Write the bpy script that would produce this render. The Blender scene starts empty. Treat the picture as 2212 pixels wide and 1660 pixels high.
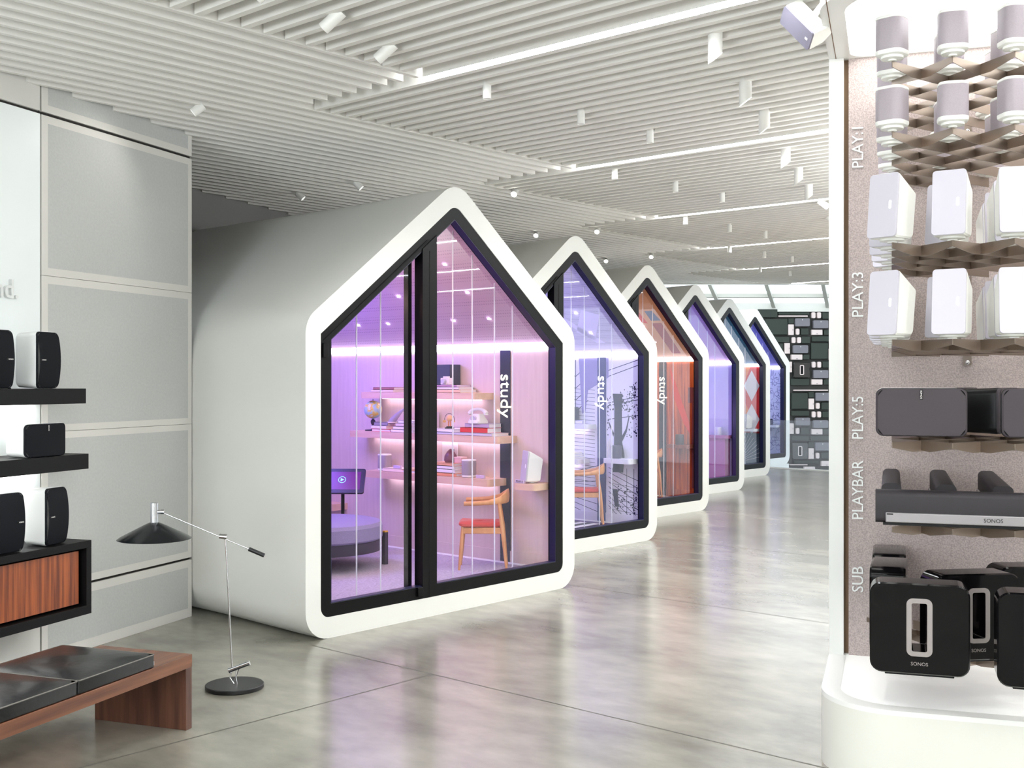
import bpy, math, random
from mathutils import Vector, Matrix
random.seed(7)
S = bpy.context.scene
COL = S.collection
R = math.radians

# ------------------------------------------------------------------ camera, light, exposure
# world X runs along the pod fronts, world Y into the pods; the row of pods runs 21.34 degrees off X
FPX = 2490.0
cam_d = bpy.data.cameras.new('camera'); cam = bpy.data.objects.new('camera', cam_d); COL.objects.link(cam)
cam_d.sensor_width = 36.0; cam_d.lens = FPX / 2212 * 36.0; cam_d.shift_y = -5 / 2212; cam_d.clip_end = 200
cam.location = (0, 0, 1.8); cam.rotation_euler = (R(90), 0, R(-48.5))
S.camera = cam

world = bpy.data.worlds.new('daylight'); S.world = world; world.use_nodes = True
bg = world.node_tree.nodes['Background']
bg.inputs[0].default_value = (0.84, 0.93, 1.0, 1); bg.inputs[1].default_value = 1.5
S.view_settings.view_transform = 'Standard'; S.view_settings.look = 'None'
S.view_settings.exposure = 0.76; S.view_settings.gamma = 1.0; S.view_settings.use_curve_mapping = False
try:
    S.cycles.use_denoising = True
    S.cycles.max_bounces = 7; S.cycles.diffuse_bounces = 3; S.cycles.glossy_bounces = 3; S.cycles.use_adaptive_sampling = True; S.cycles.adaptive_threshold = 0.06
    S.cycles.transparent_max_bounces = 24; S.cycles.sample_clamp_indirect = 6
except Exception:
    pass

STRIP_E = 27.0      # ceiling light lines
CANOPY_E = 2.8     # lit underside over the speaker display
TOP_E = 0.15       # lit top of the display plinth
PANEL_E = 0.10     # backlit wall panel behind the shelves

def area(name, loc, target, size, size_y, power, color, spread=180):
    d = bpy.data.lights.new(name, 'AREA'); d.shape = 'RECTANGLE'; d.size = size; d.size_y = size_y
    d.energy = power; d.color = color; d.spread = R(spread)
    o = bpy.data.objects.new(name, d); COL.objects.link(o); o.location = loc
    o.rotation_euler = (Vector(target) - Vector(loc)).to_track_quat('-Z', 'Y').to_euler()
    return o

def spot(name, loc, d, power, angle, color=(1.0, 0.985, 0.95), blend=0.8, radius=0.06):
    l = bpy.data.lights.new(name, 'SPOT'); l.energy = power; l.spot_size = R(angle); l.spot_blend = blend; l.shadow_soft_size = radius; l.color = color
    o = bpy.data.objects.new(name, l); COL.objects.link(o); o.location = loc; o.rotation_euler = Vector(d).to_track_quat('-Z', 'Y').to_euler()
    return o
# unseen fill lights without fixtures, added to brighten the slatted ceiling
area('ceiling_fill', (9.6, 1.0, 2.5), (9.6, 1.0, 4), 3.0, 5.0, 260, (0.93, 0.97, 1.0))
area('ceiling_fill', (14.5, 3.2, 2.6), (14.5, 3.2, 4), 3.0, 5.0, 80, (1.0, 0.90, 0.78))
area('ceiling_fill', (1.2, -2.6, 2.4), (1.2, -2.6, 4), 4.0, 3.0, 220, (0.93, 0.97, 1.0))
area('ceiling_fill', (-2.6, 2.0, 2.4), (-2.6, 2.0, 4), 3.0, 2.5, 270, (0.90, 0.96, 1.0))
# unseen cool fill added behind the camera, standing in for window daylight
area('rear_fill', (-7.3, 0.9, 1.9), (4, 4.6, 1.9), 3.6, 3.0, 175, (0.88, 0.96, 1.0))
DN_W, CUT_W, TILT_W = 22, 26, 4

# ------------------------------------------------------------------ helpers
def lin(c):
    return tuple((v / 255 / 12.92) if v / 255 <= 0.04045 else ((v / 255 + 0.055) / 1.055) ** 2.4 for v in c) + (1,)

MATS = {}
def mat(name, rgb, rough=0.5, metal=0.0, emit=0.0, emit_rgb=None, noise=0.0, nscale=20, bump=0.0, spec=0.5, coat=0.0, stretch=None, rgb2=None):
    if name in MATS: return MATS[name]
    m = bpy.data.materials.new(name); m.use_nodes = True; nt = m.node_tree
    b = nt.nodes['Principled BSDF']
    b.inputs['Base Color'].default_value = lin(rgb); b.inputs['Roughness'].default_value = rough
    b.inputs['Metallic'].default_value = metal; b.inputs['Specular IOR Level'].default_value = spec
    if coat: b.inputs['Coat Weight'].default_value = coat; b.inputs['Coat Roughness'].default_value = 0.05
    if emit:
        b.inputs['Emission Color'].default_value = lin(emit_rgb or rgb); b.inputs['Emission Strength'].default_value = emit
    if noise or bump:
        tc = nt.nodes.new('ShaderNodeTexCoord'); mp = nt.nodes.new('ShaderNodeMapping')
        nt.links.new(tc.outputs['Object'], mp.inputs[0])
        if stretch: mp.inputs['Scale'].default_value = stretch
        nz = nt.nodes.new('ShaderNodeTexNoise'); nz.inputs['Scale'].default_value = nscale; nz.inputs['Detail'].default_value = 5
        nt.links.new(mp.outputs[0], nz.inputs['Vector'])
        if noise:
            rp = nt.nodes.new('ShaderNodeValToRGB')
            c1 = lin(rgb); c2 = lin(rgb2) if rgb2 else tuple(v * (1 - noise) for v in c1[:3]) + (1,)
            rp.color_ramp.elements[0].color = c2; rp.color_ramp.elements[1].color = c1
            rp.color_ramp.elements[0].position = 0.35; rp.color_ramp.elements[1].position = 0.65
            nt.links.new(nz.outputs[0], rp.inputs[0]); nt.links.new(rp.outputs[0], b.inputs['Base Color'])
        if bump:
            bp = nt.nodes.new('ShaderNodeBump'); bp.inputs['Strength'].default_value = bump; bp.inputs['Distance'].default_value = 0.01
            nt.links.new(nz.outputs[0], bp.inputs['Height']); nt.links.new(bp.outputs[0], b.inputs['Normal'])
    MATS[name] = m
    return m

def glass_mat(name, tint=(1, 1, 1), refl=1.0, milky=0.0):
    m = bpy.data.materials.new(name); m.use_nodes = True; nt = m.node_tree
    nt.nodes.remove(nt.nodes['Principled BSDF']); out = nt.nodes['Material Output']
    tr = nt.nodes.new('ShaderNodeBsdfTransparent'); tr.inputs[0].default_value = (*tint, 1)
    gl = nt.nodes.new('ShaderNodeBsdfGlossy'); gl.inputs['Roughness'].default_value = 0.02
    fr = nt.nodes.new('ShaderNodeFresnel'); fr.inputs[0].default_value = 1.45
    mu = nt.nodes.new('ShaderNodeMath'); mu.operation = 'MULTIPLY'; mu.inputs[1].default_value = refl
    mx = nt.nodes.new('ShaderNodeMixShader')
    nt.links.new(fr.outputs[0], mu.inputs[0]); nt.links.new(mu.outputs[0], mx.inputs[0])
    nt.links.new(tr.outputs[0], mx.inputs[1]); nt.links.new(gl.outputs[0], mx.inputs[2])
    last = mx
    if milky:
        df = nt.nodes.new('ShaderNodeBsdfDiffuse'); df.inputs[0].default_value = (0.9, 0.9, 0.95, 1)
        m2 = nt.nodes.new('ShaderNodeMixShader'); m2.inputs[0].default_value = milky
        nt.links.new(mx.outputs[0], m2.inputs[1]); nt.links.new(df.outputs[0], m2.inputs[2]); last = m2
    nt.links.new(last.outputs[0], out.inputs[0])
    MATS[name] = m
    return m

class MB:
    """collects shapes; build() links them as ONE mesh object"""
    def __init__(self): self.v = []; self.f = []; self.mi = []
    def add(self, vs, fs, mi=0):
        n = len(self.v); self.v += [tuple(p) for p in vs]
        self.f += [tuple(i + n for i in q) for q in fs]; self.mi += [mi] * len(fs)
        return self
    def box(self, x0, x1, y0, y1, z0, z1, mi=0, M=None):
        vs = [(x0, y0, z0), (x1, y0, z0), (x1, y1, z0), (x0, y1, z0), (x0, y0, z1), (x1, y0, z1), (x1, y1, z1), (x0, y1, z1)]
        if M: vs = [M @ Vector(p) for p in vs]
        return self.add(vs, [(0, 3, 2, 1), (4, 5, 6, 7), (0, 1, 5, 4), (1, 2, 6, 5), (2, 3, 7, 6), (3, 0, 4, 7)], mi)
    def prism(self, poly, lo, hi, axis='z', mi=0):
        """poly = 2D outline; axis y: (x,z) outline run along y; z: (x,y) along z; x: (y,z) along x. lo/hi number or function of (u,v)"""
        L = lo if callable(lo) else (lambda u, v: lo); H = hi if callable(hi) else (lambda u, v: hi)
        def P(u, v, t): return (u, t, v) if axis == 'y' else ((u, v, t) if axis == 'z' else (t, u, v))
        n = len(poly)
        vs = [P(u, v, L(u, v)) for u, v in poly] + [P(u, v, H(u, v)) for u, v in poly]
        fs = [tuple(range(n))[::-1], tuple(range(n, 2 * n))] + [(i, (i + 1) % n, n + (i + 1) % n, n + i) for i in range(n)]
        return self.add(vs, fs, mi)
    def ring(self, outer, inner, lo, hi, axis='y', mi=0, caps=(1, 1)):
        L = lo if callable(lo) else (lambda u, v: lo); H = hi if callable(hi) else (lambda u, v: hi)
        def P(u, v, t): return (u, t, v) if axis == 'y' else ((u, v, t) if axis == 'z' else (t, u, v))
        n = len(outer); assert len(inner) == n
        vs = [P(u, v, L(u, v)) for u, v in outer] + [P(u, v, L(u, v)) for u, v in inner] + \
             [P(u, v, H(u, v)) for u, v in outer] + [P(u, v, H(u, v)) for u, v in inner]
        fs = []
        for i in range(n):
            j = (i + 1) % n
            fs += [(i, j, 2 * n + j, 2 * n + i), (n + j, n + i, 3 * n + i, 3 * n + j)]
            if caps[0]: fs.append((j, i, n + i, n + j))
            if caps[1]: fs.append((2 * n + i, 2 * n + j, 3 * n + j, 3 * n + i))
        return self.add(vs, fs, mi)
    def lathe(self, prof, c=(0, 0, 0), seg=32, M=None, mi=0):
        """prof = [(r, z)] turned about z, closed at ends by r=0 points or caps"""
        vs = []; fs = []
        k = len(prof)
        for i in range(seg):
            a = 2 * math.pi * i / seg
            for r, z in prof:
                p = Vector((r * math.cos(a), r * math.sin(a), z))
                if M: p = M @ p
                vs.append((p.x + c[0], p.y + c[1], p.z + c[2]))
        for i in range(seg):
            j = (i + 1) % seg
            for q in range(k - 1): fs.append((i * k + q, j * k + q, j * k + q + 1, i * k + q + 1))
        if prof[0][0] > 1e-6: fs.append(tuple(i * k for i in range(seg))[::-1])
        if prof[-1][0] > 1e-6: fs.append(tuple(i * k + k - 1 for i in range(seg)))
        return self.add(vs, fs, mi)
    def cyl(self, a, b, r, r2=None, seg=20, mi=0):
        a = Vector(a); b = Vector(b); d = b - a
        M = Matrix.Translation(a) @ d.to_track_quat('Z', 'Y').to_matrix().to_4x4()
        return self.lathe([(r, 0), (r if r2 is None else r2, d.length)], seg=seg, M=M, mi=mi)
    def tube(self, pts, r, seg=10, mi=0):
        pts = [Vector(p) for p in pts]; n = len(pts); vs = []; fs = []
        rs = r if isinstance(r, (list, tuple)) else [r] * n
        up = Vector((0, 0, 1))
        for i, p in enumerate(pts):
            d = (pts[min(i + 1, n - 1)] - pts[max(i - 1, 0)]).normalized()
            s = d.cross(up if abs(d.z) < 0.95 else Vector((1, 0, 0))).normalized(); t = s.cross(d)
            for k in range(seg):
                a = 2 * math.pi * k / seg
                vs.append(p + (s * math.cos(a) + t * math.sin(a)) * rs[i])
        for i in range(n - 1):
            for k in range(seg):
                j = (k + 1) % seg
                fs.append((i * seg + k, i * seg + j, (i + 1) * seg + j, (i + 1) * seg + k))
        fs += [tuple(range(seg))[::-1], tuple((n - 1) * seg + k for k in range(seg))]
        return self.add(vs, fs, mi)
    def loops(self, rings, mi=0, cap=True):
        """skin a list of equal-length closed 3D loops"""
        n = len(rings[0]); vs = [p for r in rings for p in r]; fs = []
        for q in range(len(rings) - 1):
            for i in range(n):
                j = (i + 1) % n
                fs.append((q * n + i, q * n + j, (q + 1) * n + j, (q + 1) * n + i))
        if cap: fs += [tuple(range(n))[::-1], tuple((len(rings) - 1) * n + i for i in range(n))]
        return self.add(vs, fs, mi)
    def build(self, name, m, parent=None, bevel=0.0, smooth=True, loc=None, rotz=0.0, seg=2):
        me = bpy.data.meshes.new(name); me.from_pydata(self.v, [], self.f); me.validate()
        for mm in (m if isinstance(m, (list, tuple)) else [m]): me.materials.append(mm)
        if len(me.polygons) == len(self.mi):
            me.polygons.foreach_set('material_index', self.mi)
        import bmesh
        bm = bmesh.new(); bm.from_mesh(me); bmesh.ops.recalc_face_normals(bm, faces=bm.faces); bm.to_mesh(me); bm.free()
        if smooth:
            me.polygons.foreach_set('use_smooth', [True] * len(me.polygons)); me.set_sharp_from_angle(angle=R(32))
        o = bpy.data.objects.new(name, me); COL.objects.link(o)
        if parent: o.parent = parent
        if loc is not None: o.location = loc
        if rotz: o.rotation_euler = (0, 0, rotz)
        if bevel:
            b = o.modifiers.new('edge', 'BEVEL'); b.width = bevel; b.segments = seg; b.limit_method = 'ANGLE'; b.angle_limit = R(40)
        return o

def tag(o, label=None, cat=None, group=None, kind=None):
    if label: o['label'] = label
    if cat: o['category'] = cat
    if group: o['group'] = group
    if kind: o['kind'] = kind
    return o
def thing(name, label, cat, loc=(0, 0, 0), rotz=0.0, group=None):
    o = bpy.data.objects.new(name, None); COL.objects.link(o); o.location = loc; o.rotation_euler = (0, 0, rotz); o.empty_display_size = 0.1
    return tag(o, label, cat, group)
def dup(root, loc=None, rotz=None, label=None, group=None, rot=None):
    def cp(o, par):
        c = o.copy(); COL.objects.link(c); c.parent = par
        for ch in o.children: cp(ch, c)
        return c
    r = cp(root, None)
    if loc is not None: r.location = loc
    if rotz is not None: r.rotation_euler = (0, 0, rotz)
    if rot is not None: r.rotation_euler = rot
    if label: r['label'] = label
    if group: r['group'] = group
    return r
def text_mesh(name, body, size, ext, m, parent, M, bold=0.0, align='CENTER', sx=1.0):
    cu = bpy.data.curves.new('letters', 'FONT'); cu.body = body; cu.size = size; cu.extrude = ext; cu.offset = bold
    cu.align_x = align; cu.align_y = 'CENTER'; cu.resolution_u = 3
    t = bpy.data.objects.new('letters', cu); COL.objects.link(t)
    dg = bpy.context.evaluated_depsgraph_get(); me = bpy.data.meshes.new_from_object(t.evaluated_get(dg))
    bpy.data.objects.remove(t); me.name = name; me.materials.clear(); me.materials.append(m)
    me.transform(M @ Matrix.Diagonal((sx, 1, 1, 1)))
    o = bpy.data.objects.new(name, me); COL.objects.link(o)
    if parent: o.parent = parent
    return o
def frame(origin, xa, ya):
    xa = Vector(xa); ya = Vector(ya); za = xa.cross(ya)
    return Matrix(((xa.x, ya.x, za.x, origin[0]), (xa.y, ya.y, za.y, origin[1]), (xa.z, ya.z, za.z, origin[2]), (0, 0, 0, 1)))
def rpoly(pts, radii, seg=8):
    """rounded outline: seg+1 points per corner whatever the radius, so two outlines can be bridged"""
    out = []; n = len(pts)
    for i in range(n):
        p = Vector(pts[i]); a = Vector(pts[i - 1]) - p; b = Vector(pts[(i + 1) % n]) - p
        r = max(radii[i] if isinstance(radii, (list, tuple)) else radii, 1e-4)
        ang = a.angle(b); d = r / math.tan(ang / 2); a.normalize(); b.normalize()
        c = p + (a + b).normalized() * (r / math.sin(ang / 2))
        s = p + a * d - c; e = p + b * d - c
        a0 = math.atan2(s.y, s.x); a1 = math.atan2(e.y, e.x); da = (a1 - a0 + math.pi) % (2 * math.pi) - math.pi
        for k in range(seg + 1):
            t = a0 + da * k / seg; out.append((c.x + r * math.cos(t), c.y + r * math.sin(t)))
    return out
def rrect(w, h, r, seg=6): return rpoly([(-w / 2, -h / 2), (w / 2, -h / 2), (w / 2, h / 2), (-w / 2, h / 2)], r, seg)

ROW = Vector((0.93144, 0.36390, 0)); ROWN = Vector((0.36390, -0.93144, 0)); RROT = R(21.34)
def LW(s, d, z=0.0):            # left wall: s metres back from its far end, d metres out from it
    p = Vector((4.995, 7.698, 0)) - ROW * s + ROWN * d; return (p.x, p.y, z)
def CA(x, y, z=0.0):            # end of the hall, whose wall stands at 48.5 degrees
    return (0.66262 * x + 0.74896 * y, -0.74896 * x + 0.66262 * y, z)
CROT = R(-48.5)
DO = Vector((5.8382, 2.7579, 0)); DA = Vector((0.39555, -0.91845, 0)); DB = Vector((-0.91845, -0.39555, 0)); DROT = R(-66.7)
def DP(a, b, z=0.0):            # speaker display: a metres along it, b metres out from the felt
    p = DO + DA * a + DB * b; return (p.x, p.y, z)

# ------------------------------------------------------------------ materials
M_white = mat('white_lacquer', (238, 238, 232), 0.45)
M_shell = mat('pod_shell_paint', (236, 236, 230), 0.38)
M_black = mat('black_frame_paint', (7, 7, 8), 0.4, spec=0.2)
M_slat = mat('slat_paint', (236, 233, 227), 0.6)
M_soffit = mat('soffit_paint', (238, 237, 233), 0.8)
M_wall = mat('wall_paint', (225, 223, 218), 0.7)
M_grey = mat('back_wall_paint', (150, 148, 146), 0.8)
M_steel = mat('brushed_steel', (150, 138, 128), 0.38, 1.0)
M_chrome = mat('polished_chrome', (215, 215, 218), 0.12, 1.0)
M_glass = glass_mat('clear_glass', (0.98, 0.98, 1.0), 0.12)
M_fin = glass_mat('acrylic_edge', (0.97, 0.97, 1.0), 0.3, 0.75)
M_rail = glass_mat('guard_glass', (0.92, 0.95, 0.97), 1.0, 0.10)  # milky share stands in for pale reflections in the guard
# ------------------------------------------------------------------ floor
def floor_material():
    m = bpy.data.materials.new('polished_concrete'); m.use_nodes = True; nt = m.node_tree; N = nt.nodes; L = nt.links
    b = N['Principled BSDF']; tc = N.new('ShaderNodeTexCoord')
    mp = N.new('ShaderNodeMapping'); mp.inputs['Rotation'].default_value = (0, 0, R(-41.5)); mp.inputs['Scale'].default_value = (1.0, 0.55, 1)
    L.new(tc.outputs['Object'], mp.inputs[0])
    n1 = N.new('ShaderNodeTexNoise'); n1.inputs['Scale'].default_value = 1.3; n1.inputs['Detail'].default_value = 9; n1.inputs['Roughness'].default_value = 0.62; n1.inputs['Distortion'].default_value = 0.25
    n2 = N.new('ShaderNodeTexNoise'); n2.inputs['Scale'].default_value = 5.0; n2.inputs['Detail'].default_value = 8
    L.new(mp.outputs[0], n1.inputs['Vector']); L.new(mp.outputs[0], n2.inputs['Vector'])
    ad = N.new('ShaderNodeMath'); ad.operation = 'MULTIPLY_ADD'; ad.inputs[1].default_value = 0.6
    m4 = N.new('ShaderNodeMath'); m4.operation = 'MULTIPLY'; m4.inputs[1].default_value = 0.4
    L.new(n2.outputs[0], m4.inputs[0]); L.new(n1.outputs[0], ad.inputs[0]); L.new(m4.outputs[0], ad.inputs[2])
    r = N.new('ShaderNodeValToRGB'); r.color_ramp.interpolation = 'EASE'; e = r.color_ramp.elements
    e[0].position = 0.12; e[0].color = lin((90, 88, 77)); e[1].position = 0.88; e[1].color = lin((176, 172, 158))
    L.new(ad.outputs[0], r.inputs[0]); L.new(r.outputs[0], b.inputs['Base Color'])
    b.inputs['Roughness'].default_value = 0.24
    b.inputs['Specular IOR Level'].default_value = 0.75; b.inputs['Coat Weight'].default_value = 0.22; b.inputs['Coat Roughness'].default_value = 0.16
    return m
M_floor = floor_material()
fl = MB(); fl.box(-9, 21.66, -9, 24, -0.12, 0.0)
floor = tag(fl.build('floor', M_floor), kind='structure')
jt = MB()                                         # saw-cut joints in the slab
M_joint = mat('floor_joint', (96, 95, 88), 0.8)
def joint(p, q, w=0.006):
    p = Vector((*p, 0)); q = Vector((*q, 0)); d = (q - p).normalized(); s = Vector((-d.y, d.x, 0)) * w / 2
    jt.add([p - s + Vector((0, 0, .0012)), q - s + Vector((0, 0, .0012)), q + s + Vector((0, 0, .0012)), p + s + Vector((0, 0, .0012))], [(0, 1, 2, 3)])
for k in range(-3, 6):
    joint((4.985 + 3.0 * k, -8.5), (4.985 + 3.0 * k, 6.26 + 1.18 * k))
joint((-8.5, 5.065), (4.985, 5.065))
joint((-8.5, 1.6), (1.985, 1.6))
jt.build('joint', M_joint, floor, smooth=False)
lowf = MB(); lowf.box(21.66, 34, -6, 24, -3.0, -2.9); tag(lowf.build('floor', mat('lower_floor', (120, 120, 116), 0.6)), kind='structure')

# ------------------------------------------------------------------ ceiling of slats in a herringbone that follows the pod fronts
ZC = 3.68; SP = 1.18 / 8
def clipZ(p, q, lim=22.0):
    zp = .749 * p[0] + .6626 * p[1]; zq = .749 * q[0] + .6626 * q[1]
    if zp > lim and zq > lim: return None
    if zp > lim: t = (lim - zq) / (zp - zq); p = (q[0] + (p[0] - q[0]) * t, q[1] + (p[1] - q[1]) * t)
    if zq > lim: t = (lim - zp) / (zq - zp); q = (p[0] + (q[0] - p[0]) * t, p[1] + (q[1] - p[1]) * t)
    return p, q
ceil = MB()
cz = 3.80
cp = [(-9, -9), (20, -9)] + [(p[0], p[1]) for p in (CA(24, 22.05), CA(-6, 22.05))] + [(-9, 24)]
cp = [(-7.5, -4.7), (24.6, -4.7)] + [CA(16.6, 22.05)[:2], CA(-3.5, 22.05)[:2]] + [(-7.5, 12)]
ceil.prism(cp, cz, cz + 0.05, 'z')
ceiling = tag(ceil.build('ceiling', M_soffit), kind='structure')
for k in range(-5, 6):
    Yk = 6.32 + 1.18 * k; XR = 7.98 + 3.01 * k
    A = MB(); B = MB()
    for j in range(8):                            # over the pods: slats along X
        y = Yk + SP * j
        xs = 4.995 + (y - 7.698) / .3907 + 0.04 if y < 7.69 else max(5 + (y - 9.284) / .3907 + 0.04, 4.99 + 0.0)
        if y >= 7.69 and k <= 2: xs = max(5 + (y - 9.284) / .3907 + 0.04, 2.0)
        c = clipZ((xs, y), (XR - 0.02, y))
        if c and c[1][0] - c[0][0] > 0.1: A.box(c[0][0], c[1][0], y + 0.0, y + 0.036, ZC, cz)
    for i in range(21):                           # over the hall: slats along Y
        x = XR - 3.01 + 0.143 * i + 0.09
        if i == 20: continue
        ylo = -4.5
        c = clipZ((x, ylo), (x, Yk - 0.02))
        if c and abs(c[1][1] - c[0][1]) > 0.1: B.box(x, x + 0.042, min(c[0][1], c[1][1]), max(c[0][1], c[1][1]), ZC, cz)
    if A.v: tag(A.build('slat_panel', M_slat, ceiling, smooth=False))
    if B.v: tag(B.build('slat_panel', M_slat, ceiling, smooth=False))
tag(MB().box(-3.5, 16.6, -0.05, 0.1, 3.66, 3.86).build('trim_1', M_white, loc=CA(0, 22.05), rotz=CROT), kind='structure')

# light lines set between the slats
M_strip = mat('light_line', (247, 251, 255), 0.5, emit=STRIP_E)
names = {-5: 'farthest behind the camera', -4: 'behind the camera', -3: 'behind the bench', -2: 'over the bench', -1: 'starting just left of the nearest pod ridge', 0: 'over the corner of first and second pods',
         1: 'over the corner of second and third pods', 2: 'over the corner of third and fourth pods',
         3: 'over the corner of fourth and fifth pods', 4: 'over the corner of fifth and sixth pods'}
for k in range(-5, 5):
    XR = 7.98 + 3.01 * k; Yk = 6.32 + 1.18 * k
    lo = max(-4.5, -4.5)
    L_ = thing('linear_ceiling_light', 'white light line in the slatted ceiling, ' + names[k], 'ceiling light', (XR + 0.035, Yk - 0.02, 0), group='light lines in the slatted ceiling')
    n = Yk - 0.02 - lo
    c = clipZ((XR, Yk - .02), (XR, lo)); 
    MB().box(-0.045, 0.045, -n, 0, ZC + 0.004, ZC + 0.02).build('diffuser', M_strip, L_, smooth=False)
    MB().box(-0.05, -0.045, -n, 0, ZC, cz).box(0.045, 0.05, -n, 0, ZC, cz).build('housing', M_slat, L_, smooth=False)

# ------------------------------------------------------------------ walls
wl = MB()
M_mesh = mat('acoustic_mesh_panel', (201, 202, 199), 0.85, noise=0.06, nscale=60, bump=0.1)
M_rimw = mat('panel_rim_paint', (226, 223, 217), 0.6)
wl.box(-9, 0, 0.02, 0.22, 0, cz)
wall_left = tag(wl.build('wall_left', mat('wall_gap_dark', (38, 34, 30), 0.8), loc=LW(0, 0), rotz=RROT), kind='structure')
def wpanel(x0, x1, z0, z1, rim):
    MB().box(x0, x1, 0.0, 0.02, z0, z1).build('panel_rim', M_rimw, wall_left, smooth=False, bevel=0.002)
    if rim: MB().box(x0 + rim[0], x1 - rim[1], -0.001, 0.0, z0 + rim[2], z1 - rim[3]).build('mesh_panel', M_mesh, wall_left, smooth=False)
RIM = (0.05, 0.05, 0.05, 0.05)
wpanel(-1.582, 0, 0.0, 0.437, (0.055, 0.05, 0.07, 0.055))
wpanel(-1.582, 0, 0.455, 1.475, (0.055, 0.05, 0.05, 0.045))
wpanel(-1.582, 0, 1.477, 2.48, (0.055, 0.05, 0.045, 0.05))
wpanel(-1.582, 0, 2.482, 3.508, (0.055, 0.05, 0.05, 0.05))
wpanel(-1.582, 0, 3.528, cz - .01, (0.055, 0.05, 0.05, 0.05))
M_lit = mat('backlit_wall_panel', (226, 232, 231), 0.4, emit=PANEL_E, emit_rgb=(250, 253, 252))
for x0, x1 in ((-3.6, -1.598), (-5.6, -3.606), (-9, -5.606)):
    MB().box(x0, x1, 0.0, 0.02, 0.455, 3.508).build('backlit_panel', M_lit, wall_left, smooth=False)
    MB().box(x0, x1, 0.0, 0.02, 3.528, cz - .01).build('panel', M_wall, wall_left, smooth=False)
    MB().box(x0, x1, 0.0, 0.02, 0.0, 0.437).build('panel', M_wall, wall_left, smooth=False)
wb = MB().box(-0.5, 17.5, 0, 0.15, 0, cz)
tag(wb.build('wall_back', M_grey, loc=(5 - 0.0, 9.284, 0), rotz=R(21.34)), kind='structure')
tag(MB().box(-0.15, 0, 0, 2.2, 0, cz).build('wall_side', M_grey, loc=(3.6, 7.4, 0), rotz=RROT), kind='structure')

M_far = mat('opposite_wall_paint', (228, 228, 226), 0.8)
tag(MB().box(-7.5, 24.6, -4.9, -4.7, 0, 3.8).build('wall_front', M_far, smooth=False), kind='structure')
tag(MB().box(-7.7, -7.5, -4.9, -0.9, 0, 3.8).box(-7.7, -7.5, -0.9, 3.2, 0, 0.35).box(-7.7, -7.5, -0.9, 3.2, 3.45, 3.8).build('wall_near', M_far, smooth=False), kind='structure')  # opening in this unseen wall added to go with the rear fill light
# raised white lettering on the lit wall
lt = text_mesh('wall_lettering', 'nd.', 0.165, 0.012, mat('letter_white', (236, 238, 236), 0.4), None,
               Matrix.Translation(LW(1.80, 0.012, 2.365)) @ Matrix.Rotation(RROT, 4, 'Z') @ Matrix.Rotation(R(90), 4, 'X'), bold=0.002, align='RIGHT')
tag(lt, 'raised white letters nd. on the glowing wall above the top speaker shelf', 'lettering')

# ------------------------------------------------------------------ sloped skylight and end wall
M_mull = mat('window_frame_paint', (196, 196, 186), 0.5)
def sky(t): return (0.352 * t, 28.5 - t, 3.72 + 0.31 * t)
w1 = thing('window_1', None, None); del_keys = [w1.pop(k, None) for k in ('label', 'category')]; w1['kind'] = 'structure'
w1.location = CA(0, 0); w1.rotation_euler = (0, 0, CROT)
T = 7.0
for i in range(-4, 8):
    xb = 6.48 + 1.33 * i
    m = MB(); w = 0.045
    m.loops([[(xb - .352 * t + dx, 28.5 - t, 3.72 + .31 * t + dz) for dx, dz in ((-w, -.12), (w, -.12), (w, 0), (-w, 0))] for t in (0, T)])
    m.build('mullion', M_mull, w1, smooth=False)
for t0 in (0.65, 3.2, 5.6):
    xa = 6.48 - 1.33 * 4; xb = 6.48 + 1.33 * 8
    m = MB(); m.add([(x - .352 * t, 28.5 - t, 3.72 + .31 * t + dz) for t, dz in ((t0 - .03, -.09), (t0 + .03, -.09), (t0 + .03, 0), (t0 - .03, 0)) for x in (xa, xb)],
                    [(0, 1, 3, 2), (2, 3, 5, 4), (4, 5, 7, 6), (6, 7, 1, 0)]); m.build('transom', M_mull, w1, smooth=False)
m = MB(); m.add([(x - .352 * t, 28.5 - t, 3.74 + .31 * t) for t, x in ((0, .9), (0, 17.2), (T, 17.2), (T, .9))], [(0, 1, 2, 3)])
m.build('window_pane', M_glass, w1, smooth=False)
tag(MB().box(-2, 18, -0.06, 0.3, 3.53, 3.74).build('trim_2', mat('sill_paint', (214, 214, 206), 0.6), loc=CA(0, 28.5), rotz=CROT), kind='structure')
M_dg = mat('mosaic_backing', (44, 44, 40), 0.6)
tag(MB().box(-2, 18, 0.0, 0.25, -2.9, 3.53).build('wall_end', M_dg, loc=CA(0, 28.5), rotz=CROT), kind='structure')

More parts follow.
